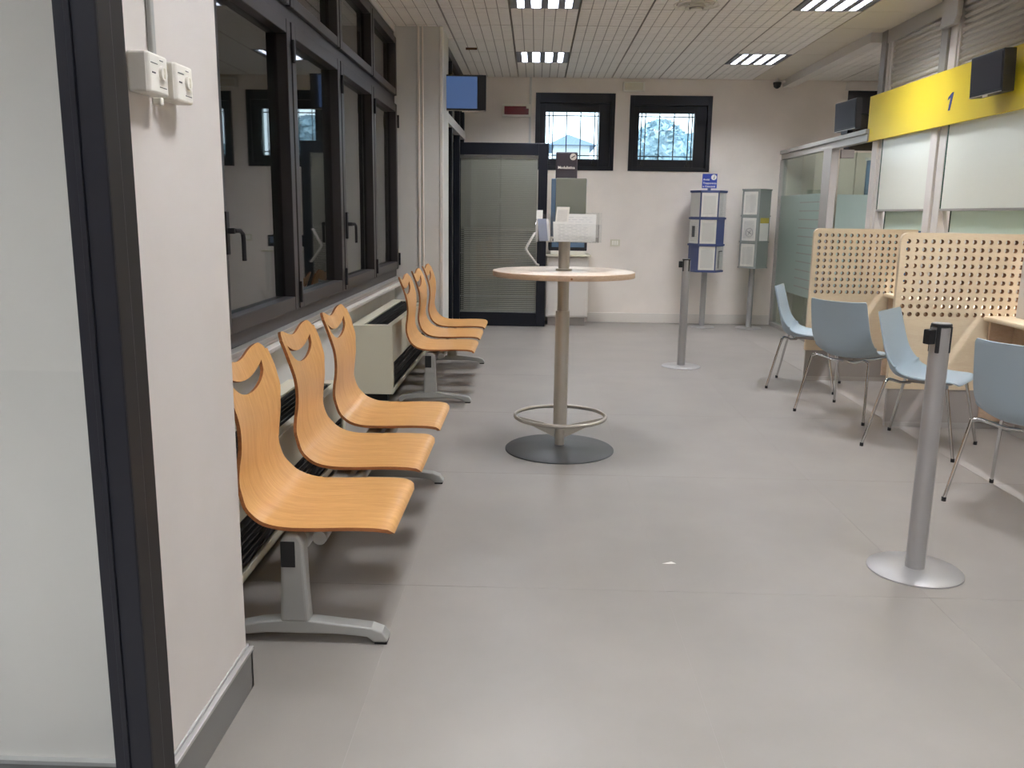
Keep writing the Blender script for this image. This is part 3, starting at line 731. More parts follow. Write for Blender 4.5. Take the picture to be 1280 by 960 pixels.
# office furniture seen through the glass
wd = thing('wardrobe', 'tall cream two-door wardrobe behind the glass partition', 'wardrobe', (3.95, 11.35, 0))
MB(wd.location).box(3.45, 4.45, 11.12, 11.6, 0, 2.25).build('carcass', M_WARD, wd, bevel=0.004)
MB(wd.location).box(3.452, 3.945, 11.10, 11.12, 0.08, 2.24).build('wardrobe_door', M_WARD, wd, bevel=0.003)
MB(wd.location).box(3.955, 4.448, 11.10, 11.12, 0.08, 2.24).build('wardrobe_door', M_WARD, wd, bevel=0.003)
bp_ = thing('blue_screen_panel', 'slate blue office screen panel behind the counter end post', 'panel', (4.05, 10.1, 0))
MB(bp_.location).box(3.72, 4.5, 10.07, 10.12, 0.06, 2.07).build('panel', M_SLATE, bp_, bevel=0.004)
MB(bp_.location).box(3.71, 4.51, 10.06, 10.13, 2.07, 2.10).build('top_rail', M_WHITEALU, bp_)
MB(bp_.location).box(3.8, 4.1, 9.95, 10.25, 0, 0.06).build('foot', M_KICK, bp_)

# ------------------------------------------------------------------ beam benches
def beam_bench(yc, label):
    t = thing('beam_bench', label, 'bench', (-0.78, yc, 0), 0, 'wooden beam benches by the windows')
    ox = -0.78
    def P(pts): return [(x-ox, z) for x, z in pts]
    # seat profile (front to top of back), world x then z
    ctl = P([(-0.448, 0.384), (-0.451, 0.397), (-0.466, 0.409), (-0.51, 0.4155), (-0.60, 0.416), (-0.72, 0.412), (-0.82, 0.414), (-0.885, 0.432), (-0.93, 0.470), (-0.955, 0.525), (-0.962, 0.585), (-0.960, 0.645), (-0.963, 0.71), (-0.978, 0.78), (-1.003, 0.86), (-1.028, 0.925), (-1.034, 0.945)])
    # arc-length table through Catmull-Rom
    pts = []
    for i in range(len(ctl)-1):
        p0 = Vector(ctl[max(i-1, 0)]); p1 = Vector(ctl[i]); p2 = Vector(ctl[i+1]); p3 = Vector(ctl[min(i+2, len(ctl)-1)])
        for k in range(8):
            s = k/8; pts.append(0.5*((2*p1)+(p2-p0)*s+(2*p0-5*p1+4*p2-p3)*s*s+(3*p1-p0-3*p2+p3)*s**3))
    pts.append(Vector(ctl[-1]))
    cum = [0]
    for a, b in zip(pts[:-1], pts[1:]): cum.append(cum[-1]+(b-a).length)
    Ltot = cum[-1]
    def at(s):
        s = min(max(s, 0), Ltot)
        import bisect
        i = min(max(bisect.bisect_right(cum, s)-1, 0), len(pts)-2)
        f = (s-cum[i])/(cum[i+1]-cum[i]); q = pts[i].lerp(pts[i+1], f); tn = (pts[i+1]-pts[i]).normalized()
        return q, tn
    sz = lambda z: next(cum[i] for i in range(len(pts)) if i > 90 and pts[i].y >= z) if False else None
    # half width along s (s measured from the front edge)
    wtab = [(0, 0.235), (0.02, 0.262), (0.05, 0.272), (0.30, 0.275), (0.44, 0.272), (0.50, 0.262), (0.57, 0.236), (0.64, 0.218), (0.70, 0.214), (0.77, 0.224), (0.85, 0.246), (0.91, 0.252), (0.97, 0.249), (1.02, 0.243), (Ltot-0.02, 0.236)]
    def hw(s):
        for (a, x), (b, y) in zip(wtab[:-1], wtab[1:]):
            if a <= s <= b:
                f = (s-a)/(b-a); f = f*f*(3-2*f); return x+(y-x)*f
        return wtab[-1][1]
    # top edge: two ears and a dip
    def top(u):
        a = abs(u); return Ltot-0.017*(1+cos(pi*a/0.195)) if a < 0.195 else Ltot-0.035*((a-0.195)/0.042)**2
    outl = []
    n = 60
    for k in range(n+1): s = (Ltot-0.035)*k/n; outl.append((hw(s), s))
    ue = hw(Ltot-0.035)
    for k in range(1, 40): u = ue*(1-2*k/40); outl.append((u, top(u)))
    for k in range(n, -1, -1): s = (Ltot-0.035)*k/n; outl.append((-hw(s), s))
    # crescent hand hole
    hole = []
    m = 22
    for k in range(m+1):
        u = -0.178+0.356*k/m; hole.append((u, Ltot-0.064-0.040*(1-(u/0.178)**2)))
    for k in range(1, m):
        u = 0.178-0.356*k/m; hole.append((u, Ltot-0.064-0.088*(1-(u/0.178)**2)**0.5))
    vs = [Vector(p) for p in outl]; es = [(i, (i+1) % len(outl)) for i in range(len(outl))]
    b0 = len(vs); vs += [Vector(p) for p in hole]; es += [(b0+i, b0+(i+1) % len(hole)) for i in range(len(hole))]
    def inside(p, poly):
        c = False; j = len(poly)-1
        for i in range(len(poly)):
            if (poly[i][1] > p[1]) != (poly[j][1] > p[1]) and p[0] < (poly[j][0]-poly[i][0])*(p[1]-poly[i][1])/(poly[j][1]-poly[i][1])+poly[i][0]: c = not c
            j = i
        return c
    gs = 0.02
    for i in range(int(Ltot/gs)+1):
        for j in range(-14, 15):
            u, s = j*0.0195, i*gs+0.006
            if s < Ltot-0.012 and abs(u) < hw(s)-0.009 and s < top(u)-0.008:
                if inside((u, s), hole) or min((u-h[0])**2+(s-h[1])**2 for h in hole) < 0.00008: continue
                vs.append(Vector((u, s)))
    r = delaunay_2d_cdt(vs, es, [], 0, 1e-6)
    co, faces = r[0], r[2]
    keep = []
    for f in faces:
        c = (sum(co[i][0] for i in f)/len(f), sum(co[i][1] for i in f)/len(f))
        if inside(c, outl) and not inside(c, hole): keep.append(tuple(f))
    th = 0.0125
    def shell():
        b = MB()
        v3 = []
        for u, s in co:
            q, tn = at(s); cup = 0.0
            if s > 0.62: cup = 0.020*(u/0.22)**2*min(1, (s-0.62)/0.2)      # back curves round the sitter
            nrm = Vector((-tn.y, tn.x)) if True else None                    # towards the sitter / upwards
            nrm = Vector((tn.y, -tn.x)) if nrm.dot(Vector((1, 1))) < 0 else nrm
            p = q+nrm*cup
            v3.append((Vector((p.x, u, p.y)), Vector((nrm.x, 0, nrm.y))))
        return v3
    v3 = shell()
    N = len(v3)
    sb = MB(); sb.cur = 0
    vs3 = [a for a, _ in v3]+[a-nn*th for a, nn in v3]
    edges = {}
    for f in keep:
        for a, c in zip(f, f[1:]+f[:1]):
            edges[(a, c)] = edges.get((a, c), 0)+1
    fs = list(keep)+[tuple(N+i for i in reversed(f)) for f in keep]
    sb.add(vs3, fs)
    sb.cur = 1
    rim = [(a, c) for (a, c) in edges if (c, a) not in edges]
    base = 0
    for a, c in rim:
        sb.f.append([c, a, a+N, c+N]); sb.mi.append(1)
    # first seat, then copies
    seat = sb.build('seat', [M_PLY, M_PLYEDGE], t, recalc=True); smooth_by_angle(seat.data, 55)
    seat.location = (0, -0.69, 0)
    # fixing screws through the seat
    sc = MB()
    for y in (-0.19, 0.19): sc.lathe([(0.001, 0), (0.006, 0), (0.006, 0.003), (0.001, 0.004)], 10, (-0.90-ox-0.02+0.0, y))
    for k in (0, 1):
        s2 = seat.copy(); COL.objects.link(s2); s2.location = (0, 0.69*k, 0)
    # beam under the seats
    MB().box(-0.030, 0.040, -0.91, 0.91, 0.318, 0.375).build('beam', M_LEG, t, bevel=0.01)
    MB().tube([(0.075, -0.90, 0.352), (0.075, 0.96, 0.352)], 0.024, 14).build('beam_tube', M_LEG, t, smooth=True)
    for k in (-1, 0, 1):
        MB().box(-0.14, 0.20, 0.69*k-0.03, 0.69*k+0.03, 0.376, 0.401).build('seat_bracket', M_LEG, t, bevel=0.006)
    # two T legs
    for y in (-0.93, 0.82):
        lg = MB()
        lg.prism([(-0.052, 0.072), (0.048, 0.072), (0.040, 0.20), (0.036, 0.36), (0.022, 0.385), (-0.026, 0.385), (-0.042, 0.36), (-0.046, 0.20)], 'y', y-0.03, y+0.03)
        leg = lg.build('leg', M_LEG, t, bevel=0.012, seg=3)
        MB().box(-0.040, 0.008, y-0.0335, y-0.0295, 0.272, 0.362).build('cap', M_DARK, leg, bevel=0.003)
        ft = MB(); ft.prism([(-0.24, 0.0), (-0.225, 0.0), (-0.20, 0.022), (-0.10, 0.034), (0.14, 0.034), (0.24, 0.026), (0.262, 0.008), (0.305, 0.008), (0.312, 0.02), (0.292, 0.046), (0.255, 0.060), (0.12, 0.074), (0.0, 0.086), (-0.12, 0.074), (-0.225, 0.05), (-0.25, 0.028)], 'y', y-0.028, y+0.028)
        ft.build('foot', M_LEG, t, bevel=0.010, seg=3)
        MB().box(0.264, 0.306, y-0.022, y+0.022, 0.0, 0.009).build('foot_pad', M_DARK, t)
    return t
b1 = beam_bench(3.61, 'nearest row of three orange plywood seats on a grey beam')
b2 = copy_tree(b1); b2.location = (-0.78, 7.37, 0); b2['label'] = 'farther row of three orange plywood seats, next to the far pier'

# ------------------------------------------------------------------ fan-coil heaters under the windows
def heater(y0, y1, label, closed, z1):
    t = thing('fan_coil_heater', label, 'heater', (-1.2, (y0+y1)/2, 0), 0, 'fan-coil heaters under the windows')
    o = t.location; xa, xb = -1.385, -1.065; z0 = 0.06
    c = MB(o)
    c.box(xa, xb, y0, y0+0.012, z0, z1).box(xa, xb, y1-0.012, y1, z0, z1)
    c.box(xa, xa+0.012, y0+0.012, y1-0.012, z0, z1)
    c.box(xb-0.012, xb, y0+0.012, y1-0.012, 0.30, z1)
    c.box(xb-0.012, xb, y0+0.012, y1-0.012, z0, z0+0.035)
    c.box(xb-0.012, xb, y0+0.012, y0+0.06, z0+0.035, 0.30).box(xb-0.012, xb, y1-0.06, y1-0.012, z0+0.035, 0.30)
    c.box(xa, xb, y0+0.012, y1-0.012, z0, z0+0.01)
    c.box(xa+0.012, xa+0.09, y0+0.012, y1-0.012, z1-0.012, z1).box(xb-0.05, xb-0.012, y0+0.012, y1-0.012, z1-0.012, z1)
    c.box(xa+0.09, xb-0.05, y0+0.012, y0+0.10, z1-0.012, z1).box(xa+0.09, xb-0.05, y1-0.10, y1-0.012, z1-0.012, z1)
    c.build('casing', M_CREAM, t, bevel=0.003)
    MB(o).box(xa+0.02, xb-0.03, y0+0.02, y1-0.02, z0+0.02, z1-0.07).build('inner_tray', M_DARK, t)
    n = 7 if closed else 4
    for k in range(n):
        z = z0+0.045+(0.30-z0-0.05)*k/n
        MB(o).obox((xb-0.014, (y0+y1)/2, z+0.008), 0.006, y1-y0-0.13, 0.012, Matrix.Rotation(radians(25), 3, 'Y')).build('grille_slat', M_GRILLE, t)
    for k in range(6):
        x = xa+0.10+0.028*k
        MB(o).box(x, x+0.008, y0+0.10, y1-0.10, z1-0.03, z1-0.006).build('top_louvre', M_DARK, t)
    for y in (y0+0.08, y1-0.08):
        MB(o).box(xa+0.05, xb-0.05, y-0.03, y+0.03, 0, z0).build('foot', M_DARK, t)
heater(2.75, 4.75, 'long cream fan-coil heater with slatted front behind the nearest seats', True, 0.49)
heater(6.40, 8.40, 'cream fan-coil heater with open top vent behind the farther seats', False, 0.585)

# ------------------------------------------------------------------ standing table with leaflet dispenser
TXc, TYc = 0.172, 5.16
st = thing('standing_table', 'round pale wood standing table on a steel column with foot ring', 'table', (TXc, TYc, 0))
MB().lathe([(0.335, 0.0), (0.335, 0.006), (0.328, 0.012), (0.08, 0.030), (0.02, 0.032)], 64).build('base', M_CAST, st, smooth=True)
MB().lathe([(0.029, 0.03), (0.029, 0.26)], 24).lathe([(0.042, 0.155), (0.042, 0.86)], 32).build('column', M_SATIN, st, smooth=True)
MB().lathe([(0.034, 0.85), (0.034, 1.07)], 32).build('column', M_SATIN, st, smooth=True)
MB().tube([(0.277*cos(2*pi*k/48), 0.277*sin(2*pi*k/48), 0.212) for k in range(48)], 0.0115, 10, closed=True).build('foot_ring', M_SATIN, st, smooth=True)
for a in (radians(4), radians(176), radians(90)):
    b = MB(); R = Rz(a)
    pl = [(0.03, 0.075), (0.03, 0.15), (0.268, 0.202), (0.262, 0.186)]
    vs = [R @ Vector((x, s*0.0035, z)) for s in (-1, 1) for x, z in pl]
    b.add(vs, [(0, 1, 2, 3), (7, 6, 5, 4), (0, 4, 5, 1), (1, 5, 6, 2), (2, 6, 7, 3), (3, 7, 4, 0)]).build('ring_bracket', M_SATIN, st)
MB().lathe([(0.415, 1.066), (0.421, 1.069), (0.421, 1.097), (0.415, 1.10), (0.001, 1.10)], 72).build('table_top', [M_MAPLETOP], st, smooth=True)
MB().lathe([(0.4215, 1.067), (0.4225, 1.069), (0.4225, 1.096), (0.4215, 1.098)], 72, cap=False).build('edge_band', M_MAPLEEDGE, st, smooth=True)
MB().lathe([(0.006, 0), (0.006, 0.002)], 10).build('edge_plug', M_PLYEDGE, st).matrix_local = Matrix.Translation((0.03, -0.4225, 1.08)) @ Matrix.Rotation(radians(90), 4, 'X')

ds = thing('leaflet_dispenser', 'leaflet dispenser with charcoal sign on the standing table', 'leaflet stand', (TXc, TYc, 1.10))
yawd = radians(-4); ds.rotation_euler = (0, 0, yawd)
MB().lathe([(0.048, 0), (0.048, 0.012), (0.034, 0.014), (0.034, 0.18)], 32).build('stem', M_SATIN, ds, smooth=True)
MB().box(-0.055, 0.12, -0.06, 0.06, 0.175, 0.533).build('case', M_GREYBOX, ds, bevel=0.002)
MB().box(-0.082, -0.056, -0.058, 0.06, 0.20, 0.530).build('side_panel', M_SLATE, ds, bevel=0.002)
sg = MB().box(-0.062, 0.064, -0.012, 0.0, 0.525, 0.682).build('sign_board', M_SIGN, ds, bevel=0.006)
text('lettering', 'Modulistica', 0.0215, M_WHITE, sg, (0.0, -0.0128, 0.594), (1, 0, 0), (0, 0, 1), bold=0.0006)
b = MB(); b.lathe([(0.019, 0), (0.019, 0.0012)], 24); e = b.build('emblem', M_WHITE, sg); e.matrix_local = Matrix.Translation((0.038, -0.012, 0.655)) @ Matrix.Rotation(radians(90), 4, 'X')
MB().obox((0.038, -0.0136, 0.655), 0.024, 0.001, 0.005, Matrix.Rotation(radians(-32), 3, 'Y')).build('emblem_mark', M_SIGN, sg)
def tray(x0, x1, y0, y1, z0, zf, zb, name='tray'):
    b = MB(); t = 0.0025
    b.box(x0, x1, y0, y1, z0, z0+t).box(x0, x1, y0, y0+t, z0+t, zf).box(x0, x1, y1-t, y1, z0+t, zb)
    for xx in (x0, x1-t): b.prism([(y0+t, z0+t), (y1-t, z0+t), (y1-t, zb), (y0+t, zf)], 'x', xx, xx+t)
    return b.build(name, M_ACRYL, ds)
tray(-0.075, 0.20, -0.155, -0.062, 0.17, 0.275, 0.34)
tray(-0.165, -0.075, -0.15, 0.06, 0.17, 0.27, 0.33)
tray(0.125, 0.215, -0.06, 0.10, 0.17, 0.27, 0.34)
MB().box(0.183, 0.198, -0.150, -0.135, 0.175, 0.20).build('tray_clip', M_KICK, ds)
dloc = Vector((TXc, TYc, 1.10)); RD = Rz(yawd)
def leaflets(label, p, u, v, m, n=5, step=(0, 0.0022, 0)):
    t = thing('leaflet_stack', label, 'leaflets', dloc+RD @ Vector(p)); t.rotation_euler = (0, 0, yawd)
    for k in range(n):
        j = Vector(step)*k; MB().sheet(j, u, v).build('leaflet', m if k == 0 else M_PLAINP, t)
leaflets('white payment forms in the front tray of the leaflet dispenser', (-0.058, -0.148, 0.174), (0.225, 0, 0), (-0.006, 0.016, 0.112), M_PAPER2, 5)
leaflets('white form sheets standing behind the front payment forms', (0.00, -0.115, 0.176), (0.182, 0, 0), (0.0, 0.02, 0.155), M_PAPER2, 4)
leaflets('narrow white printed sheet leaning left in the front tray', (-0.056, -0.136, 0.240), (0.074, 0, 0), (0.012, 0.018, 0.13), M_PAPER, 2)
leaflets('bluish folded leaflets in the left side tray of the dispenser', (-0.140, -0.142, 0.176), (0.05, 0.0, 0), (-0.014, 0.02, 0.125), M_LEAF, 4, (0.004, 0.008, 0))
leaflets('small white cards sticking out of the left side tray', (-0.163, -0.10, 0.30), (0.035, 0.0, 0), (0, 0.01, 0.05), M_PLAINP, 3, (0, 0.012, 0))

# ------------------------------------------------------------------ stanchions
def stanchion(x, y, label, yaw, scale=1.0):
    t = thing('stanchion', label, 'post', (x, y, 0), yaw, 'queue barrier posts')
    MB().lathe([(0.186, 0), (0.186, 0.005), (0.180, 0.009), (0.10, 0.014), (0.05, 0.016)], 56).build('base', M_SILVER, t, smooth=True)
    MB().lathe([(0.0375, 0.014), (0.0375, 1.015)], 28).build('pole', M_SILVER, t, smooth=True)
    MB().lathe([(0.0385, 1.018), (0.0385, 1.028), (0.036, 1.030)], 28).build('cap', M_DARK, t, smooth=True)
    for k in range(4):
        a = pi/2*k+radians(35); R = Rz(a)
        MB().obox(R @ Vector((0.0365, 0, 0.968)), 0.007, 0.016, 0.105, R).build('belt_slot', M_DARK, t, bevel=0.003)
    MB().lathe([(0.001, 1.030), (0.033, 1.030), (0.033, 1.032), (0.001, 1.033)], 28, cap=False).build('cap_disc', M_SILVER, t)
    MB().box(-0.070, -0.036, -0.016, 0.016, 0.950, 1.008).build('belt_end', M_DARK, t, bevel=0.004)
    return t
s1 = stanchion(1.60, 3.40, 'nearest silver queue barrier post with black belt head, on round base', radians(18))
s2 = copy_tree(s1); s2.location = (1.43, 8.24, 0); s2.rotation_euler = (0, 0, radians(0)); s2['label'] = 'far silver queue barrier post in front of the blue notice rack'

# ------------------------------------------------------------------ chairs
def shell_chair(label):
    t = thing('shell_chair', label, 'chair', (0, 0, 0), 0, 'blue grey shell chairs at the counter')
    # local: +x is the way the sitter faces; profile front to top of back
    ctl = [(0.238, 0.447), (0.225, 0.456), (0.19, 0.460), (0.10, 0.452), (0.0, 0.444), (-0.09, 0.440), (-0.155, 0.452), (-0.195, 0.487), (-0.215, 0.54), (-0.232, 0.61), (-0.252, 0.70), (-0.275, 0.79), (-0.292, 0.852)]
    pts = []
    for i in range(len(ctl)-1):
        p0 = Vector(ctl[max(i-1, 0)]); p1 = Vector(ctl[i]); p2 = Vector(ctl[i+1]); p3 = Vector(ctl[min(i+2, len(ctl)-1)])
        for k in range(8):
            s = k/8; pts.append(0.5*((2*p1)+(p2-p0)*s+(2*p0-5*p1+4*p2-p3)*s*s+(3*p1-p0-3*p2+p3)*s**3))
    pts.append(Vector(ctl[-1]))
    n = len(pts); nu = 24
    def hw(f):
        tab = [(0, 0.085), (0.006, 0.125), (0.015, 0.155), (0.03, 0.180), (0.05, 0.199), (0.09, 0.215), (0.14, 0.226), (0.30, 0.236), (0.48, 0.240), (0.58, 0.238), (0.75, 0.228), (0.97, 0.214), (1, 0.205)]
        for (a, x), (b, y) in zip(tab[:-1], tab[1:]):
            if a <= f <= b: return x+(y-x)*(f-a)/(b-a)
        return tab[-1][1]
    V = []; NN = []
    for i, p in enumerate(pts):
        f = i/(n-1); tn = (pts[min(i+1, n-1)]-pts[max(i-1, 0)]).normalized(); nr = Vector((-tn.y, tn.x))
        if nr.dot(Vector((1, 1))) < 0: nr = -nr
        w = hw(f)
        # cupping: strong where seat meets back, mild elsewhere
        cup = 0.018*min(1, max(0, (f-0.03)/0.25))+0.060*math.exp(-((f-0.55)/0.16)**2)+0.012*f
        for k in range(nu+1):
            u = -1+2*k/nu; q = p+nr*cup*abs(u)**2.6
            ww = w
            V.append(Vector((q.x, u*ww, q.y))); NN.append(Vector((nr.x, -u*0.4, nr.y)).normalized())
    th = 0.008; N = len(V); fs = []
    idx = lambda i, k: i*(nu+1)+k
    for i in range(n-1):
        for k in range(nu):
            a, b, c, d = idx(i, k), idx(i+1, k), idx(i+1, k+1), idx(i, k+1)
            fs.append((a, b, c, d)); fs.append((a+N, d+N, c+N, b+N))
    for i in range(n-1):
        for k in (0, nu):
            a, b = idx(i, k), idx(i+1, k); fs.append((a, b, b+N, a+N))
    for k in range(nu):
        for i in (0, n-1):
            a, b = idx(i, k), idx(i, k+1); fs.append((a, b, b+N, a+N))
    MB().add(V+[v-nn*th for v, nn in zip(V, NN)], fs).build('shell', M_SHELL, t, smooth=True)
    # under-seat spider and two bent tubes per end
    MB().box(-0.10, 0.10, -0.055, 0.055, 0.410, 0.432).build('seat_plate', M_KICK, t, bevel=0.006)
    for sx in (-1, 1):
        for sy in (-1, 1):
            fx, fy = (0.262 if sx > 0 else -0.275)*1.0, 0.275*sy; hx, hy = (0.175 if sx > 0 else -0.185), 0.225*sy
            path = [(fx, fy, 0.012), (fx+(hx-fx)*0.93, fy+(hy-fy)*0.93, 0.395), (hx, hy, 0.418), (hx*0.97, hy*0.93, 0.432), (hx*0.93, hy*0.82, 0.437), (hx*0.82, hy*0.60, 0.424), (hx*0.70, hy*0.36, 0.408), (hx*0.5, hy*0.1, 0.405)]
            # smooth the bend
            P2 = [Vector(p) for p in path]; sm = [P2[0]]
            for i in range(len(P2)-1):
                a, b = P2[max(i-1, 0)], P2[i]; c, d = P2[i+1], P2[min(i+2, len(P2)-1)]
                if i == 0: sm.append(c); continue
                for k in range(1, 4):
                    s = k/3; sm.append(0.5*((2*b)+(c-a)*s+(2*a-5*b+4*c-d)*s*s+(3*b-a-3*c+d)*s**3))
            lg = MB().tube(sm, 0.0095, 10).build('leg', M_CHROME, t, smooth=True)
            MB().lathe([(0.0115, 0.0), (0.0115, 0.022)], 12, (fx, fy)).build('foot_cap', M_DARK, lg)
    return t
c1 = shell_chair('blue grey shell chair seen side-on beside the farther divider')
c1.location = (2.35, 7.37, 0); c1.rotation_euler = (0, 0, radians(-24))
for loc, yaw, lab in (((2.36, 6.33, 0), 40, 'blue grey shell chair seen from behind, between the two dividers'),
                      ((2.50, 5.43, 0), -39, 'blue grey shell chair seen side-on behind the nearest barrier post'),
                      ((2.526, 4.273, 0), 39, 'blue grey shell chair seen from behind, cut by the right edge')):
    c = copy_tree(c1); c.location = loc; c.rotation_euler = (0, 0, radians(yaw)); c['label'] = lab

# ------------------------------------------------------------------ notice racks by the back wall
def rack_base(t):
    MB().lathe([(0.165, 0), (0.165, 0.008), (0.155, 0.013), (0.04, 0.018)], 40).build('base', M_SILVER, t, smooth=True)
    MB().lathe([(0.036, 0.015), (0.036, 0.80)], 20).build('pole', M_SILVER, t, smooth=True)
def rack_hex():
    t = thing('notice_rack', 'six-sided blue notice rack with printed sheets and small blue info sign', 'notice rack', (2.20, 11.30, 0), radians(-6))
    rack_base(t); Rr = 0.235; ap = Rr*cos(pi/6); z0, z1 = 0.735, 1.735; H3 = (z1-z0)/3
    hexp = [(Rr*cos(pi/3*k), Rr*sin(pi/3*k)) for k in range(6)]
    for k in range(4):
        z = z0+H3*k; MB().prism(hexp, 'z', z-0.012, z+0.012).build('rack_plate', M_RACKBLUE, t)
    MB().prism([(x*0.93, y*0.93) for x, y in hexp], 'z', z0, z1).build('rack_core', M_RACKBLUE, t)
    # faces: normal directions at 30+60k; visible ones about -90, -150, -30 degrees
    show = {0: (-90, [M_PAPER, M_PAPER, M_PAPER]), 1: (-150, [None, M_PAPER2, M_PLAINP]), 2: (-30, [M_PAPER2, None, M_PAPER2])}
    for _, (ang, ms) in show.items():
        a = radians(ang); nv = Vector((cos(a), sin(a), 0)); tv = Vector((-sin(a), cos(a), 0))
        for row, m in enumerate(ms):
            if m is None: continue
            w = 0.20; p = nv*(ap*0.93+0.006)-tv*w/2; p.z = z0+H3*row+0.018
            MB().sheet(p, tv*w, Vector((0, 0, H3-0.036)), 0.001).build('notice', m, t)
            g = MB(); q = nv*(ap*0.93+0.012); g.obox((q.x, q.y, z0+H3*(row+0.5)), 0.002, w+0.012, H3-0.028, Rz(a)); g.build('pocket', M_ACRYL, t)
    a = radians(-30); nv = Vector((cos(a), sin(a), 0)); tv = Vector((-sin(a), cos(a), 0))
    q = nv*(ap*0.93+0.0165); MB().obox((q.x-tv.x*0.05, q.y-tv.y*0.05, z0+H3*0.45), 0.002, 0.012, 0.22, Rz(a)).obox((q.x, q.y, z0+H3*0.45+0.105), 0.002, 0.10, 0.012, Rz(a)).build('print_mark', M_INK, t)
    a = radians(-150); nv = Vector((cos(a), sin(a), 0)); q = nv*(ap*0.93+0.0165)
    MB().obox((q.x, q.y, z0+H3*1.5), 0.002, 0.06, 0.14, Rz(a)).build('print_mark', M_INK, t)
    MB().box(-0.02, 0.02, -0.012, 0.012, z1+0.012, z1+0.05).build('sign_stem', M_RACKBLUE, t)
    s = MB().box(-0.092, 0.092, -0.008, 0.004, z1+0.042, z1+0.222).build('sign_board', M_BLUE, t, bevel=0.002)
    for k, (txt, z) in enumerate((('Avvisi', 0.150), ('Trasparenza', 0.105), ('e Concorsi', 0.065))):
        text('lettering', txt, 0.034 if k else 0.034, M_WHITE, s, (-0.082, -0.0088, z1+z), (1, 0, 0), (0, 0, 1), align='LEFT', bold=0.0006)
    e = MB().lathe([(0.034, 0), (0.034, 0.0012)], 24).build('emblem', M_WHITE, s); e.matrix_local = Matrix.Translation((0.05, -0.008, z1+0.178)) @ Matrix.Rotation(radians(90), 4, 'X')
    text('lettering', 'i', 0.062, M_SIGN, s, (0.05, -0.0098, z1+0.178), (1, 0, 0), (0, 0, 1), shear=0.25, bold=0.001)
def rack_square():
    t = thing('notice_rack', 'four-sided grey notice rack with printed sheets beside the glass partition', 'notice rack', (2.80, 11.25, 0), radians(-47))
    rack_base(t); w = 0.128; z0, z1 = 0.79, 1.765; H3 = (z1-z0)/3
    MB().box(-w, w, -w, w, z0, z1).build('rack_core', M_LABEL, t, bevel=0.003)
    for k in range(4):
        z = z0+H3*k; MB().box(-w-0.006, w+0.006, -w-0.006, w+0.006, z-0.008, z+0.008).build('rack_plate', M_LABEL, t)
    for row in range(3):
        ww = 0.20
        MB().sheet((-ww/2, -w-0.003, z0+H3*row+0.015), (ww, 0, 0), (0, 0, H3-0.04), 0.001).build('notice', M_PAPER, t)
        MB().box(-ww/2-0.01, ww/2+0.01, -w-0.008, -w-0.006, z0+H3*row+0.012, z0+H3*row+H3-0.012).build('pocket', M_ACRYL, t)
    MB().sheet((w+0.003, -0.09, z0+H3+0.015), (0, 0.19, 0), (0, 0, 0.22), 0.001).build('notice', M_PLAINP, t)
    MB().sheet((w+0.004, -0.09, z0+H3+0.235), (0, 0.19, 0), (0, 0, 0.065), 0.001).build('notice', M_YPAPER, t)
    # round seal printed on the middle notice
    MB().tube([(0.052*cos(2*pi*k/24)+0.01, -w-0.0088, 0.052*sin(2*pi*k/24)+z0+H3*1.36) for k in range(24)], 0.002, 6, closed=True).obox((0.01, -w-0.0088, z0+H3*1.36), 0.07, 0.0008, 0.006, Matrix.Rotation(radians(30), 3, 'Y')).obox((0.01, -w-0.0088, z0+H3*1.36), 0.07, 0.0008, 0.006, Matrix.Rotation(radians(-60), 3, 'Y')).build('print_mark', M_INK, t)
rack_hex(); rack_square()

# ------------------------------------------------------------------ cabinet and monitor at the back
cb = thing('low_cabinet', 'grey low cabinet with cream top against the back wall', 'cabinet', (0.43, 11.4, 0))
o = cb.location
MB(o).box(0.15, 0.69, 11.18, 11.62, 0.11, 0.895).build('body', M_WHITEALU, cb, bevel=0.004)
MB(o).box(0.18, 0.66, 11.22, 11.60, 0, 0.11).build('plinth', M_KICK, cb)
MB(o).box(0.17, 0.67, 11.17, 11.18, 0.13, 0.88).build('cabinet_door', M_WHITEALU, cb, bevel=0.003)
MB(o).box(0.13, 0.72, 11.14, 11.63, 0.895, 0.92).build('cabinet_top', M_CREAM, cb, bevel=0.004)
bk = thing('paper_tray', 'white document tray on top of the low cabinet', 'tray', (0.42, 11.36, 0.92))
MB(bk.location).box(0.2, 0.66, 11.2, 11.5, 0.92, 0.965).build('tray_body', M_WHITE, bk, bevel=0.004)
pr = thing('black_printer', 'black boxy printer with pale panel on the low cabinet', 'printer', (0.42, 11.4, 0.965))
MB(pr.location).box(0.17, 0.665, 11.25, 11.55, 0.965, 1.11).build('printer_body', M_TVBODY, pr, bevel=0.008)
MB(pr.location).box(0.21, 0.63, 11.244, 11.25, 1.01, 1.09).build('printer_panel', M_SLATE, pr)
# socket, alarm box, emergency lamp
t = thing('wall_socket', 'small cream wall socket plate low on the back wall', 'socket', (1.06, BY, 1.06))
MB(t.location).box(0.995, 1.125, BY-0.012, BY, 1.017, 1.107).build('plate', M_CREAM, t, bevel=0.003)
for x in (1.03, 1.06, 1.09): MB(t.location).box(x-0.011, x+0.011, BY-0.015, BY-0.012, 1.035, 1.09).build('socket_insert', M_WHITE, t)
t = thing('alarm_box', 'dark red alarm panel in white frame left of the high windows', 'alarm', (-0.28, BY, 2.73))
ox0, ox1, z0, z1 = -0.462, -0.095, 2.655, 2.815
b = MB(t.location); b.box(ox0, ox1, BY-0.05, BY, z0, z0+0.03).box(ox0, ox1, BY-0.05, BY, z1-0.026, z1).box(ox0, ox0+0.026, BY-0.05, BY, z0+0.03, z1-0.026).box(ox1-0.026, ox1, BY-0.05, BY, z0+0.03, z1-0.026)
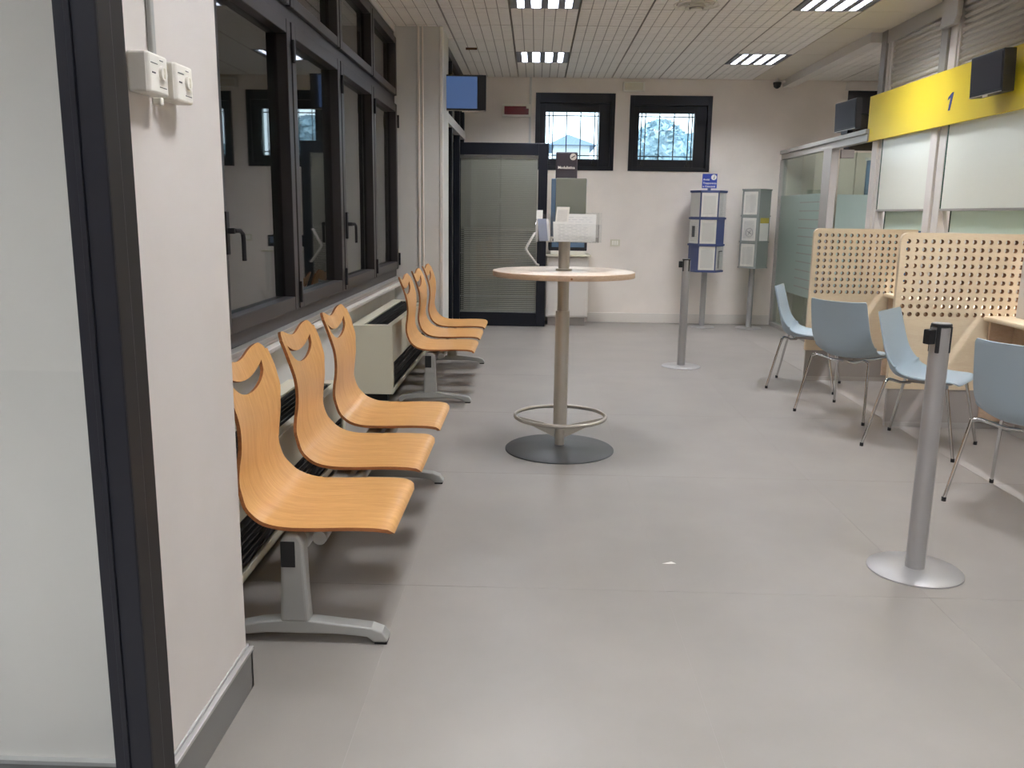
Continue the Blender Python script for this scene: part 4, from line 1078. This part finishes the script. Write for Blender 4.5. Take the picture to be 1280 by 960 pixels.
b.build('frame', M_WHITE, t, bevel=0.004)
MB(t.location).box(ox0+0.026, ox1-0.026, BY-0.042, BY, z0+0.03, z1-0.026).build('panel', M_RED, t)
MB(t.location).box(ox1-0.058, ox1-0.02, BY-0.05, BY-0.042, z1-0.055, z1-0.018).build('label_tab', M_WHITE, t, bevel=0.006)
t = thing('emergency_lamp', 'small cream emergency lamp above the gap between the high windows', 'lamp', (1.22, BY, 3.04))
MB(t.location).box(1.085, 1.365, BY-0.07, BY, 2.985, 3.105).build('lamp_case', M_WHITE, t, bevel=0.012)
MB(t.location).box(1.11, 1.34, BY-0.078, BY-0.07, 3.0, 3.085).build('lamp_lens', M_CREAM, t, bevel=0.006)
t = thing('security_camera', 'small dark dome camera under the ceiling strip at the back wall', 'camera', (3.02, BY-0.15, CZ-0.05))
MB().lathe([(0.012, -0.075), (0.04, -0.055), (0.05, -0.02), (0.052, 0.0)], 20).build('dome', M_DARK, t, smooth=True)
MB().box(-0.02, 0.1, -0.02, 0.02, 0.0, 0.025).build('camera_arm', M_WHITEALU, t)
MB().lathe([(0.015, 0.02), (0.015, 0.05)], 12).build('camera_neck', M_WHITEALU, t)
# smoke detectors on the ceilings
t = thing('ceiling_hook', 'small dark bracket on the ceiling near the blue screen', 'bracket', (-0.72, 9.65, CZ))
MB().box(-0.06, 0.06, -0.01, 0.01, -0.02, 0).build('plate', M_BRN, t)

# ------------------------------------------------------------------ thermostat boxes and conduit on the near pier
def thermostat(y, label):
    t = thing('thermostat', label, 'thermostat', (XP, y, 1.70), 0, 'thermostats on the near pier')
    o = t.location; x0, x1 = XP, -0.805
    MB(o).prism([(x0, y-0.052), (x1-0.008, y-0.050), (x1, y-0.044), (x1, y+0.044), (x1-0.008, y+0.050), (x0, y+0.052)], 'z', 1.667, 1.749).build('case', M_WHITE, t, bevel=0.005, seg=3)
    k = MB(); k.lathe([(0.016, 0), (0.015, 0.006), (0.001, 0.007)], 24)
    kn = k.build('dial', M_WHITE, t, smooth=True); kn.matrix_local = Matrix.Translation((x1-XP, 0.014, 0.012)) @ Matrix.Rotation(radians(90), 4, 'Y')
    MB(o).box(x1, x1+0.007, y+0.008, y+0.020, 1.700, 1.724).build('dial_grip', M_CREAM, kn if False else t, bevel=0.003)
    d = MB(o); d.box(x1, x1+0.0008, y-0.038, y-0.006, 1.727, 1.7285).box(x1, x1+0.0008, y-0.034, y-0.018, 1.707, 1.710).box(x1, x1+0.0008, y+0.0, y+0.034, 1.682, 1.6835).box(x1, x1+0.0008, y+0.006, y+0.022, 1.7365, 1.738)
    d.build('print_mark', M_INK, t)
thermostat(1.897, 'left white thermostat box with dial on the near pier')
thermostat(2.035, 'right white thermostat box with dial on the near pier')
t = thing('cable_conduit', 'slim grey cable conduit running up from the thermostats', 'conduit', (XP, 1.96, 1.74))
MB(t.location).box(XP, XP+0.012, 1.950, 1.970, 1.72, CZ).build('conduit', M_LEG, t, bevel=0.003)
t = thing('cable_clip', 'tiny white cable clip under the two thermostat boxes', 'clip', (XP, 1.966, 1.65))
MB(t.location).box(XP, XP+0.02, 1.958, 1.974, 1.653, 1.670).build('clip', M_WHITE, t, bevel=0.003)

# ------------------------------------------------------------------ near open door leaf at the left
def near_door():
    b = MB()
    b.box(-0.868, -0.815, 1.66, 1.72, 0.004, 2.9)                  # main stile
    b.box(-2.05, -1.95, 1.66, 1.72, 0.004, 2.9)
    b.box(-1.95, -0.868, 1.662, 1.718, 0.004, 0.11).box(-1.95, -0.868, 1.662, 1.718, 2.8, 2.9)
    d = struct('door_2', b, M_BLACK, bevel=0.003)
    MB().box(-0.901, -0.868, 1.668, 1.69, 0.11, 2.8).build('glazing_bead', M_BLACK, d, bevel=0.002)
    MB().box(-0.874, -0.862, 1.655, 1.664, 0.11, 2.8).build('glazing_bead', M_BLACK, d, bevel=0.002)
    MB().box(-0.8175, -0.8145, 1.664, 1.716, 0.01, 2.9).build('edge_strip', M_DOORBROWN, d, bevel=0.001)
    MB().box(-1.95, -0.893, 1.688, 1.694, 0.11, 2.8).build('door_glass', M_DGLASS, d)
near_door()
j = struct('trim_11', MB().box(-0.88, -0.828, 1.734, 1.80, 0, CZ), M_DOORBROWN, bevel=0.003)
MB().box(-0.878, -0.845, 1.80, 1.83, 0, CZ).build('frame_back', M_BLACK, j)

# ------------------------------------------------------------------ scrap on the floor
t = thing('paper_scrap', 'small torn scrap of white paper lying on the grey floor', 'litter', (0.585, 3.40, 0))
b = MB(); b.add([(-0.03, 0, 0.001), (0.0, -0.006, 0.003), (0.030, 0.002, 0.002), (0.01, 0.012, 0.006), (-0.012, 0.006, 0.003)], [(0, 1, 4), (1, 2, 3), (1, 3, 4)])
b.build('scrap', M_PLAINP, t)
